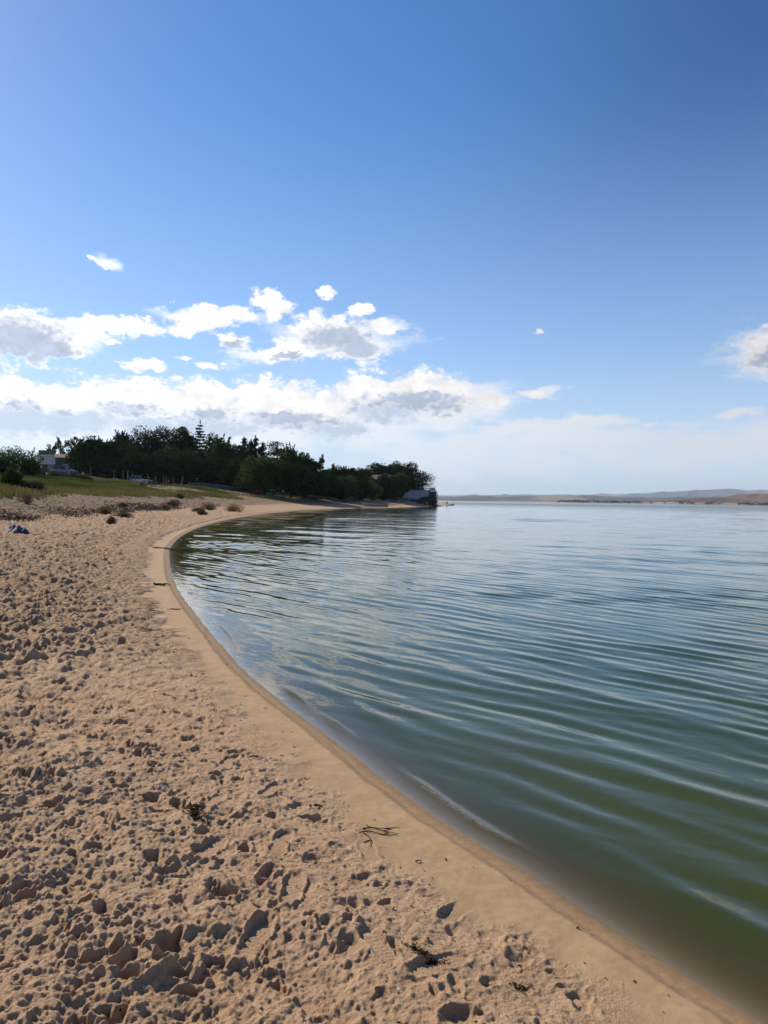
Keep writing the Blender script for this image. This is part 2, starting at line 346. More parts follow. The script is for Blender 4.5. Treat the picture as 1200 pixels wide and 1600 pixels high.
def micro(x, y, s):
    rw = rough_w(x, y, s)
    a, oa = bil(HN, NX0, NY0, NC, x, y); b, ob = bil(HF, FX0, FY0, FC, x, y)
    t = sstep(5.6, 8.2, np.hypot(x, y*.95)); wa = oa*(1-t)*sstep(NX0, NX0+1, x)*sstep(NY0, NY0+.15, y)*1.0
    d_, od = bil(HM, MX0, MY0, MC, x, y); wm = od*(1-wa)*(1-sstep(23, 29, np.hypot(x, y)))*sstep(MX0, MX0+1.5, x)
    wb = ob*(1-wa-wm)
    amp = .42+.58*sstep(.5, 2.2, s)
    h = (wa*(a-MN)+wb*(b-MF)+wm*(d_-MM))*rw*amp
    h = h*(1-.55*sstep(11, 20, s))
    # fine grain undulation of the wet smooth strip and a tiny ledge left by the swash
    led = .10+.035*vn(x/.6, y/.6, 21)+.02*vn(x/.12, y/.12, 22)
    h = h + (s > 0)*(1-rw)*(.006*vn(x/.25, y/.25, 12)+.0022*vn(x/.03, y/.03, 14)) + .009*sstep(led, led+.022, s)*(1-sstep(led+.05, led+.3, s))
    return h
def polar(radii, angs, z_of, name, matr, drop=None, attrs_of=None):
    A, Rr = np.meshgrid(angs, radii); x = (np.sin(A)*Rr).ravel(); y = (np.cos(A)*Rr).ravel()
    s = sdist(x, y); z = z_of(x, y, s, Rr.ravel())
    nr, na = Rr.shape
    i = np.arange(nr-1)[:, None]*na+np.arange(na-1)[None, :]
    q = np.stack([i, i+1, i+1+na, i+na], -1).reshape(-1, 4)
    if drop is not None:
        q = q[~drop(s)[q].all(1)]
        used = np.zeros(len(x), bool); used[q.ravel()] = True; mp = np.cumsum(used)-1
        q = mp[q]; x, y, z, s = x[used], y[used], z[used], s[used]
    V = np.stack([x, y, z], 1)
    return npmesh(name, V, q, matr, smooth=True, attrs=attrs_of(x, y, z, s))
def geo(a, b, f):
    n = max(2, int(math.log(b/a)/f)); return list(np.geomspace(a, b, n, endpoint=False))

# ---------------------------------------------------------------- ground material
def ground_mat():
    M_ = bpy.data.materials.new('sandy_ground'); M_.use_nodes = True; t = M_.node_tree; q = G(t); p = t.nodes['Principled BSDF']
    pos = q.n('ShaderNodeNewGeometry').outputs['Position']; s = q.attr('shore'); rw = q.attr('loose')
    big = q.noise(pos, .9, 5, .6); mid = q.noise(pos, 9, 5, .6); fin = q.noise(pos, 130, 3, .7); gra = q.noise(pos, 620, 2, .8)
    dry = q.mix(q.mr(mid, .3, .7), (.57, .372, .222, 1), (.47, .293, .168, 1))
    dry = q.mix(q.mr(big, .35, .7, 0, .6), dry, (.55, .39, .25, 1))
    dry = q.mix(q.mr(fin, .52, .72, 0, .5), dry, (.28, .165, .085, 1))
    dry = q.mix(q.mr(gra, .60, .72, 0, .55), dry, (.20, .12, .07, 1))
    dry = q.mix(q.mr(gra, .32, .24, 0, .5), dry, (.66, .50, .34, 1))
    pak = q.mix(q.mr(mid, .3, .7), (.40, .265, .145, 1), (.335, .215, .112, 1))
    pak = q.mix(q.mr(gra, .58, .70, 0, .6), pak, (.17, .105, .06, 1))
    pak = q.mix(q.mr(gra, .34, .26, 0, .6), pak, (.58, .44, .30, 1))
    led = q.m('ADD', s, q.m('MULTIPLY', q.m('SUBTRACT', q.noise(pos, 2.2, 4, .6), .5), .12))
    pak = q.mix(q.m('MULTIPLY', q.mr(led, .17, .12), .55), pak, q.mix(q.mr(fin, .4, .62), (.30, .185, .10, 1), (.15, .085, .045, 1)))
    pak = q.mix(q.m('MULTIPLY', q.m('MULTIPLY', q.mr(led, .12, .14), q.mr(led, .18, .150)), .38), pak, (.13, .08, .045, 1))
    c = q.mix(rw, pak, dry)
    c = q.mix(q.mr(s, .0, .10, 1, 0), c, (.215, .135, .055, 1))          # wet edge and lake bed
    ye = q.m('ADD', s, q.m('MULTIPLY', q.m('SUBTRACT', big, .5), 5))
    # upper beach: pinkish brown, dirtier
    up = q.mix(q.mr(q.noise(pos, 2.2, 6, .7), .38, .62), (.30, .185, .115, 1), (.13, .080, .050, 1))
    up = q.mix(q.mr(q.noise(pos, .5, 6, .7), .45, .6), up, (.27, .20, .115, 1))
    c = q.mix(q.m('MULTIPLY', q.mr(q.noise(pos, 3.6, 7, .75), .55, .68), q.m('MULTIPLY', q.mr(s, 1.2, 6, 0, .75), rw)), c, (.15, .085, .048, 1))
    c = q.mix(q.m('MULTIPLY', q.mr(ye, 6.2, 9.5), .9), c, up)
    gn = q.noise(q.v('MULTIPLY', pos, (1, 1.0, 1)), .22, 7, .68)
    gcol = q.mix(q.mr(q.noise(pos, 1.4, 6, .7), .4, .6), (.050, .072, .018, 1), (.135, .115, .045, 1))
    gm = q.m('MULTIPLY', q.mr(ye, 12.5, 16.0), q.mr(q.n('ShaderNodeSeparateXYZ').outputs[1], 0, 1))
    sp = q.n('ShaderNodeSeparateXYZ'); t.links.new(pos, sp.inputs[0])
    gfade = q.mr(sp.outputs[1], 125, 90)
    gm = q.m('MULTIPLY', q.mr(ye, 12.5, 16.0), q.m('ADD', q.m('MULTIPLY', gfade, .92), q.mr(gn, .50, .58, 0, .6)), clamp=True)
    c = q.mix(gm, c, gcol)
    t.links.new(c, p.inputs['Base Color'])
    p.inputs['Specular IOR Level'].default_value = .25
    q.put(p.inputs['Roughness'], q.mr(s, -.02, .07, .22, .88))
    h = q.m('ADD', q.m('MULTIPLY', fin, .014), q.m('MULTIPLY', gra, .0035)); h = q.m('ADD', h, q.m('ADD', q.m('MULTIPLY', q.noise(pos, 60, 5, .75), .026), q.m('MULTIPLY', q.noise(pos, 21, 3, .6), .008)))
    h = q.m('MULTIPLY', h, q.mr(s, .02, .4, .12, 1)); h = q.m('MULTIPLY', h, q.m('ADD', q.m('MULTIPLY', rw, .88), .12))
    h = q.m('ADD', h, q.m('MULTIPLY', q.noise(pos, 9.5, 5, .75), q.m('ADD', q.mr(s, 6, 9, 0, .20), q.m('MULTIPLY', q.mr(q.v('LENGTH', pos), 4, 14, 0, .34), rw))))
    b = q.n('ShaderNodeBump'); b.inputs['Distance'].default_value = 1; b.inputs['Strength'].default_value = .85; q.put(b.inputs['Height'], h)
    t.links.new(b.outputs[0], p.inputs['Normal'])
    return M_
f0 = .6
ANG = list(np.arange(-math.pi, -1.1, .05))+list(np.arange(-1.1, -f0, .006))+list(np.arange(-f0, .42, .00125))+list(np.arange(.42, .7, .005))+list(np.arange(.7, math.pi, .05))+[math.pi]
RAD = [.02, .1, .2]+list(np.arange(.3, 1.6, .03))+geo(1.6, 5, .0019)+geo(5, 14, .0032)+geo(14, 30, .0034)+geo(30, 60, .0055)+geo(60, 400, .014)+geo(400, 16000, .09)+[16000.]
def gzz(x, y, s, r): return macro(x, y, s)+micro(x, y, s)*(r > .3)
ground = polar(RAD, ANG, gzz, 'ground', ground_mat(), attrs_of=lambda x, y, z, s: {'shore': s, 'loose': rough_w(x, y, s)})
tag(ground, 'trampled sandy beach rising to a grassy bank', None, kind='structure')

# ---------------------------------------------------------------- water
def water_mat():
    M_ = bpy.data.materials.new('lake_water'); M_.use_nodes = True; t = M_.node_tree; t.nodes.clear(); q = G(t)
    pos = q.n('ShaderNodeNewGeometry').outputs['Position']; dep = q.attr('depth'); s = q.attr('shore')
    cd = q.v('LENGTH', pos)
    # small ripples as bump; the long ones are modelled
    rot = q.n('ShaderNodeMapping'); rot.inputs['Rotation'].default_value = (0, 0, R(42)); q.put(rot.inputs[0], pos)
    pr = q.v('MULTIPLY', rot.outputs[0], (.42, 1, 1))
    sm = q.noise(pr, 4.2, 3, .55)
    fine = q.noise(pr, 14, 2, .5)
    lg = q.noise(q.v('MULTIPLY', pos, (.28, .55, 1)), .9, 4, .55)
    patch = q.mr(q.noise(q.v('MULTIPLY', pos, (.35, 1, 1)), .012, 3, .5), .42, .6)
    band = q.m('MULTIPLY', q.mr(cd, 240, 330), q.mr(cd, 900, 600))
    far = q.mr(cd, 22, 60)
    h = q.m('MULTIPLY', sm, q.m('ADD', .0035, q.m('MULTIPLY', far, .007)))
    h = q.m('ADD', h, q.m('MULTIPLY', fine, .0006))
    h = q.m('ADD', h, q.m('MULTIPLY', lg, q.m('MULTIPLY', far, .045)))
    h = q.m('MULTIPLY', h, q.m('ADD', 1.0, q.m('MULTIPLY', band, 1.2)))
    h = q.m('ADD', h, q.m('MULTIPLY', q.noise(pos, 75, 2, .5), q.m('MULTIPLY', q.attr('swash'), .014)))
    b = q.n('ShaderNodeBump'); b.inputs['Distance'].default_value = 1; b.inputs['Strength'].default_value = 1; q.put(b.inputs['Height'], h)
    fr = q.n('ShaderNodeFresnel'); fr.inputs['IOR'].default_value = 1.33; t.links.new(b.outputs[0], fr.inputs['Normal'])
    gl = q.n('ShaderNodeBsdfGlossy'); gl.inputs['Color'].default_value = (1, 1, 1, 1); t.links.new(b.outputs[0], gl.inputs['Normal'])
    q.put(gl.inputs['Roughness'], q.m('ADD', q.mr(cd, 4, 400, .012, .05, smooth=False), q.m('MULTIPLY', band, .12)))
    di = q.n('ShaderNodeBsdfDiffuse')
    col = q.mix(q.mr(dep, .015, .12), (.072, .058, .005, 1), (.045, .056, .008, 1))
    col = q.mix(q.mr(dep, .2, .8), col, (.032, .058, .021, 1)); q.put(di.inputs['Color'], col)
    tr = q.n('ShaderNodeBsdfTransparent'); q.put(tr.inputs['Color'], (.93, .95, .88, 1))
    op = q.m('SUBTRACT', 1.0, q.m('POWER', 2.718, q.m('MULTIPLY', dep, -15.0)))
    m1 = q.n('ShaderNodeMixShader'); q.put(m1.inputs[0], op); t.links.new(tr.outputs[0], m1.inputs[1]); t.links.new(di.outputs[0], m1.inputs[2])
    m2 = q.n('ShaderNodeMixShader'); streak = q.mr(q.noise(q.v('MULTIPLY', pos, (.25, 1, 1)), .02, 4, .6), .52, .64)
    kf = q.m('SUBTRACT', 1.0, q.m('ADD', q.m('MULTIPLY', band, .42), q.m('MULTIPLY', q.m('MULTIPLY', streak, q.mr(cd, 160, 400)), .10)))     # wind-roughened water mirrors less
    q.put(m2.inputs[0], q.m('MULTIPLY', q.m('MULTIPLY', fr.outputs[0], kf), q.m('SUBTRACT', 1.0, q.n('ShaderNodeNewGeometry').outputs['Backfacing']))); t.links.new(m1.outputs[0], m2.inputs[1]); t.links.new(gl.outputs[0], m2.inputs[2])
    o = q.n('ShaderNodeOutputMaterial'); t.links.new(m2.outputs[0], o.inputs[0])
    return M_
WV = []
rw_ = np.random.default_rng(21)
for i in range(46):
    lam = .33*math.exp(rw_.normal(0, .26)) if i < 26 else .17*math.exp(rw_.normal(0, .3))
    if i > 40: lam = 1.3*math.exp(rw_.normal(0, .3))
    th = R(47)+rw_.normal(0, .15 if i < 26 else .32)          # travel direction towards the near shore
    sl = (.0175 if i < 26 else .0115) if i <= 40 else .012
    WV.append((lam, math.sin(th), math.cos(th), sl*lam/6.283*rw_.uniform(.6, 1.4), rw_.uniform(0, 6.28)))
for i in range(34):                                   # longer undulations of the open water
    lam = math.exp(rw_.uniform(math.log(.8), math.log(6))); th = R(38)+rw_.normal(0, .38)
    WV.append((lam, math.sin(th), math.cos(th), .0072*lam/6.283*rw_.uniform(.6, 1.4), rw_.uniform(0, 6.28)))
def lap(x, y):                                         # where the small wave is just breaking on the edge
    f = np.clip(vn(x/.9, y/.9, 52)-.1, 0, 1)
    for cx, cy, w_ in ((.45, 4.0, .10), (.18, 4.4, .05), (-.42, 5.7, .06), (-.78, 6.5, .05)): f = f+np.exp(-((x-cx)**2+(y-cy)**2)/w_)
    return np.clip(f, 0, 1)
def wz(x, y, s, r):
    dr = np.where(r < 30, r*.0036, np.where(r < 220, r*.008, r*.02))
    wx = x+.22*vn(x/2.3, y/2.3, 31)+.05*vn(x/.7, y/.7, 32); wy = y+.22*vn(x/2.3, y/2.3, 33)+.05*vn(x/.7, y/.7, 34)
    h = np.zeros(len(x))
    d = -s
    for j, (lam, kx, ky, a, ph) in enumerate(WV):
        if j >= 46: a = a*(.12+.88*sstep(8, 34, r))
        if 26 <= j < 41: a = a*(.45+.45*sstep(4, 14, r))
        if j < 26: a = a*(.72+.28*sstep(3, 9, r))
        h += a*np.sin(6.283/lam*(wx*kx+wy*ky)+ph)*(1-sstep(.18, .42, dr/lam))
    env = (.62+.9*np.abs(vn(x/3.1, y/3.1, 41)+.2)*1.5)
    h = h*env*sstep(-.02, .9, d)*.95
    # the little swash wave that runs along the edge
    c = .16+.05*vn(x/.8, y/.8, 51); k = np.exp(-((d-c)/.035)**2)*.006*(.08+1.2*lap(x, y))
    h += k*(r < 40)
    c2 = .52+.10*vn(x/1.2, y/1.2, 54); h += np.exp(-((d-c2)/.09)**2)*.010*(.25+1.3*np.clip(vn(x/1.7, y/1.7, 55)+.35, 0, 1))*(r < 60)
    return h
WANG = list(np.arange(-math.pi, -f0, .06))+list(np.arange(-f0, .5, .0017))+list(np.arange(.5, 1.0, .006))+list(np.arange(1.0, math.pi, .06))+[math.pi]
WRAD = list(np.arange(.4, 1.8, .05))+geo(1.8, 30, .0036)+geo(30, 220, .008)+geo(220, 400, .02)+geo(400, 15000, .09)+[15000.]
water = polar(WRAD, WANG, wz, 'water', water_mat(), drop=lambda s: s > .25, attrs_of=lambda x, y, z, s: {'swash': np.exp(-((-s-.16-.05*vn(x/.8, y/.8, 51))/.032)**2)*np.clip(lap(x, y), 0, 1)*(np.hypot(x, y) < 14), 'shore': s, 'depth': np.maximum(0, -macro(x, y, np.minimum(s, -0.0001)))})
tag(water, 'rippled green lake water', None, kind='structure')

# ---------------------------------------------------------------- far hills
def hill_mat(name, c1, c2, c3, sc):
    M_ = bpy.data.materials.new(name); M_.use_nodes = True; t = M_.node_tree; q = G(t); p = t.nodes['Principled BSDF']; p.inputs['Roughness'].default_value = .95; p.inputs['Specular IOR Level'].default_value = .05
    pos = q.n('ShaderNodeNewGeometry').outputs['Position']
    v = q.v('MULTIPLY', pos, (1, .6, 7))
    a = q.noise(v, sc, 6, .62); b = q.noise(v, sc*.4, 4, .5)
    c = q.mix(q.mr(a, .40, .58), (*c1, 1), (*c2, 1)); c = q.mix(q.mr(b, .54, .60), c, (*c3, 1))
    t.links.new(c, p.inputs['Base Color']); return M_
def hills(name, a0, a1, d0, d1, prof, mt, label, n=260, rows=26):
    """prof: (azimuth deg, height m) points; a rolling land mass from distance d0 back to d1"""
    az = np.radians(np.linspace(a0, a1, n)); v = np.linspace(0, 1, rows)
    A, Vv = np.meshgrid(az, v); D = d0+(d1-d0)*Vv
    D = D+(d1-d0)*.10*fbm(A*40, Vv*0, 1, 3, off=d0*.01)*(1-Vv)
    hh = np.interp(np.degrees(A), [p[0] for p in prof], [p[1] for p in prof])
    rel = np.sin(np.clip(Vv/.62, 0, 1)*math.pi/2)**1.15*(1-.5*sstep(.7, 1, Vv))
    z = hh*rel*(1+.30*fbm(A*60, Vv*3, 1, 4, off=d1*.01)*(rel < .97))-4*(1-sstep(0, .08, Vv))
    x = np.sin(A)*D; y = np.cos(A)*D
    i = np.arange(rows-1)[:, None]*n+np.arange(n-1)[None, :]
    q = np.stack([i, i+1, i+1+n, i+n], -1).reshape(-1, 4)
    o = npmesh(name, np.stack([x.ravel(), y.ravel(), z.ravel()], 1), q, mt, smooth=True); tag(o, label, None, kind='structure'); return o
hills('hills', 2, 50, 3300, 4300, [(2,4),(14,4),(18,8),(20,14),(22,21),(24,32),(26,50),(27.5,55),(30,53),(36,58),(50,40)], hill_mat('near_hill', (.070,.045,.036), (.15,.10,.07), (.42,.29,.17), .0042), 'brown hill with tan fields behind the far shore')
hills('hills', 0, 40, 5200, 7000, [(0,8),(3,26),(5,30),(7,46),(8.5,36),(10,42),(12,48),(14,54),(17,50),(20,44),(24,60),(40,60)], hill_mat('mid_hill', (.055,.062,.075), (.09,.088,.09), (.24,.19,.15), .003), 'low blue grey hills along the horizon')  # some of the distance haze is painted into these hill colours as blue
hills('hills', -6, 44, 10500, 13500, [(-6,60),(2,70),(6,90),(12,112),(17,130),(19,150),(21,182),(23,210),(25,238),(26,214),(27,224),(28,202),(29.5,150),(44,90)], hill_mat('far_hill', (.09,.10,.12), (.12,.12,.13), (.25,.21,.18), .0018), 'pale blue mountain ridge farthest away')  # ridge colour has haze blue painted in, on top of the haze volume
hills('far_shore', 6, 50, 3000, 3320, [(6,2),(12,3),(18,5),(24,7),(30,8),(50,8)], hill_mat('shore_bank', (.38,.29,.19), (.24,.18,.12), (.10,.075,.05), .012), 'pale sandy bank of the far shore')

# ---------------------------------------------------------------- foliage
def leaf_mat(name, a, b, trans=.25):
    M_ = bpy.data.materials.new(name); M_.use_nodes = True; t = M_.node_tree; t.nodes.clear(); q = G(t)
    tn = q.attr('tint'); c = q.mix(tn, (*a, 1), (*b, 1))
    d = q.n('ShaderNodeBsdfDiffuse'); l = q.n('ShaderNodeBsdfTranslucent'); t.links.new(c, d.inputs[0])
    q.put(l.inputs[0], q.v('SCALE', c, sc=1.2))
    mx = q.n('ShaderNodeMixShader'); mx.inputs[0].default_value = trans; t.links.new(d.outputs[0], mx.inputs[1]); t.links.new(l.outputs[0], mx.inputs[2])
    o = q.n('ShaderNodeOutputMaterial'); t.links.new(mx.outputs[0], o.inputs[0]); return M_
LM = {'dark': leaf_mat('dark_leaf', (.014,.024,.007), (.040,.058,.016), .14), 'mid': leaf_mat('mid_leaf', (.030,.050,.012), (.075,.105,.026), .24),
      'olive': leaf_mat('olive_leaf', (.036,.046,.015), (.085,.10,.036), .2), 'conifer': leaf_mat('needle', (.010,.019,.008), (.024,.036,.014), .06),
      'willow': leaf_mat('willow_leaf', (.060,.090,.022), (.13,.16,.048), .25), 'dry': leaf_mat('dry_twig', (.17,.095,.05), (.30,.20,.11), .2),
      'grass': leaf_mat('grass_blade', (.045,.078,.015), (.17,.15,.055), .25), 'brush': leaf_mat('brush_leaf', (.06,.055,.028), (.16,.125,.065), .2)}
BARK = mat('bark', (.07,.052,.038), .95, .5, 6, bump=.01)
def leafquads(C, size, rg, flat=0.0, updir=None):
    n = len(C); u = rg.normal(size=(n, 3)); u /= np.linalg.norm(u, axis=1)[:, None]
    w = rg.normal(size=(n, 3)); w -= (w*u).sum(1)[:, None]*u; w /= np.linalg.norm(w, axis=1)[:, None]
    if flat: u[:, 2] *= 1-flat; w[:, 2] *= 1-flat
    sz = (size*rg.uniform(.6, 1.25, n))[:, None]
    a = u*sz*.5; b = w*sz*.30
    V = np.stack([C-a, C+b*.9-a*.1, C+a, C-b*.9-a*.1], 1).reshape(-1, 3)
    return V
def tree(name, x, y, top, w, kind, lm, label, cat='tree', group=None, seed=0, leaf=.34, dens=1.0, crown_base=.12, base=None):
    rg = np.random.default_rng(seed+100); b = gz(x, y)-.08 if base is None else base; h = top-b
    root = empty(name, (x, y, b), 0, label, cat, group)
    P = []; tintc = []; limbs = MB()
    def cl(c, r, n, t):
        v = rg.normal(size=(n, 3)); v /= np.linalg.norm(v, axis=1)[:, None]; v *= (rg.uniform(.25, 1, n)**.5)[:, None]*r
        v[:, 2] *= .8; P.append(c+v); tintc.append(np.full(n, t)+rg.normal(0, .13, n))
    def sprig(c, d, n, t, spread=.07):
        k = rg.random(n)[:, None]; P.append(c+d*k+rg.normal(0, spread, (n, 3))*(1.3-k)); tintc.append(np.full(n, t)+rg.normal(0, .15, n))
    lean = rg.normal(0, .02*h, 2)
    if kind in ('round', 'feather', 'willow', 'sparse', 'bush'):
        trunk_top = h*(.62 if kind != 'sparse' else .8)
        tr = [(0, 0, 0), (lean[0]*.4, lean[1]*.4, h*.25), (lean[0], lean[1], trunk_top)]
        if kind != 'bush': limbs.tube(tr, [.020*h+.04, .014*h+.03, .01*h], 7)
        cz = h*(crown_base+1)/2; az_ = h*(1-crown_base)/2
        nl = {'round': 46, 'feather': 34, 'willow': 44, 'sparse': 15, 'bush': 44}[kind]
        for i in range(nl):
            v = rg.normal(size=3); v /= np.linalg.norm(v); rr = rg.uniform(.45, .88)
            k = 1.0
            if kind == 'feather': v[2] = abs(v[2])*1.0-.25
            if kind == 'bush': v[2] = v[2]*.8-.15
            zz = v[2]*rr
            taper = 1-.30*max(0, zz)**1.2
            c = np.array([v[0]*rr*w/2*taper+lean[0], v[1]*rr*w/2*taper+lean[1], cz+zz*az_*rg.uniform(.95, 1.16)])
            lr = (.17 if kind != 'sparse' else .13)*w*rg.uniform(.65, 1.3)
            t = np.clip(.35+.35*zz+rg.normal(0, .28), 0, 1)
            cl(c, lr, int((104 if kind != 'sparse' else 34)*dens*rg.uniform(.6, 1.3)), t)
            spr = zz > -.1 and kind != 'willow' and rg.random() < (.16 if kind in ('round', 'bush') else .9)
            if (i < 16 or spr) and kind != 'willow':
                q0 = np.array([lean[0]*.6, lean[1]*.6, rg.uniform(.2, .7)*trunk_top]) if kind != 'bush' else np.array([0, 0, .05])
                mid = (q0+c)/2+rg.normal(0, .04*w, 3); limbs.tube([tuple(q0), tuple(mid), tuple(c)], [.008*h+.015, .006*h+.01, .012], 5)
            if spr:
                nn = 1 if kind == 'round' else 3
                for _ in range(nn):
                    d = np.array([v[0]*.6, v[1]*.6, abs(v[2])+.6]); d += rg.normal(0, .28, 3); d /= np.linalg.norm(d); d *= h*rg.uniform(.05, .12)+lr*.6*(1 if kind == 'round' else 1.35); d *= 1
                    st = c
                    sprig(st, d, int(16*dens), t+.1); limbs.tube([tuple(st), tuple(st+d)], [.02, .008], 4)
        if kind in ('round', 'willow', 'bush', 'feather'):        # inner mass
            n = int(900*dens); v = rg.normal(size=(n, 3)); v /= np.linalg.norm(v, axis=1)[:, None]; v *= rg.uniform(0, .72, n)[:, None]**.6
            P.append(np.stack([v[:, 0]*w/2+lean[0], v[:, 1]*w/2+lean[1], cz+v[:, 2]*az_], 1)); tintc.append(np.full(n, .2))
    elif kind in ('spruce', 'spire'):
        limbs.tube([(0, 0, 0), (0, 0, h*.98)], [.018*h+.04, .02], 7)
        z = h*.12
        while z < h*.985:
            f = (z-h*.12)/(h*.88); rad = w/2*(1-f)**(.75 if kind == 'spruce' else .6)*rg.uniform(.75, 1.12)+.10
            for k in range(6 if kind == 'spruce' else 5):
                a = rg.uniform(0, 6.283); d = np.array([math.cos(a)*rad, math.sin(a)*rad, rad*(.10 if kind == 'spruce' else .55)+rg.normal(0, .05)])
                n = int((22*rad/1.5+12)*dens); kk = rg.random(n)[:, None]
                P.append(np.array([0, 0, z])+d*kk+rg.normal(0, .10+.05*rad, (n, 3))*[1, 1, .55]); tintc.append(np.full(n, .25+.4*rg.random())+rg.normal(0, .1, n))
                limbs.tube([(0, 0, z), tuple(np.array([0, 0, z])+d)], [.025, .01], 4)
            z += h*(.052 if kind == 'spruce' else .045)*rg.uniform(.8, 1.2)
        P.append(np.array([0, 0, h])+rg.normal(0, 1, (26, 3))*[.06, .06, .25]); tintc.append(np.full(26, .4))
    elif kind == 'pine':
        limbs.tube([(0, 0, 0), (.1, 0, h*.5), (0, .1, h*.95)], [.018*h+.05, .015*h, .04], 7)
        for i in range(30):
            zz = rg.uniform(.22, 1); a = rg.uniform(0, 6.283); rr = w/2*rg.uniform(.25, 1)*math.sin(min(1, (1.12-zz)*1.9)*1.5708)
            c = np.array([math.cos(a)*rr, math.sin(a)*rr, zz*h-.05*h*rg.random()])
            n = int(85*dens); v = rg.normal(size=(n, 3))*[.15*w, .15*w, .055*w]; P.append(c+v); tintc.append(np.full(n, .3+.4*rg.random())+rg.normal(0, .1, n))
            limbs.tube([(0, 0, zz*h*.9), tuple(c)], [.045, .02], 4)
    C = np.concatenate(P); T = np.clip(np.concatenate(tintc), 0, 1)
    keep = C[:, 2] > .03; C = C[keep]; T = T[keep]
    V = leafquads(C, leaf, rg); n = len(C); Q = np.arange(n*4).reshape(-1, 4)
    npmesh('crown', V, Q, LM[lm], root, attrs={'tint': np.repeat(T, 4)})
    limbs.build('trunk', BARK, root)
    return root
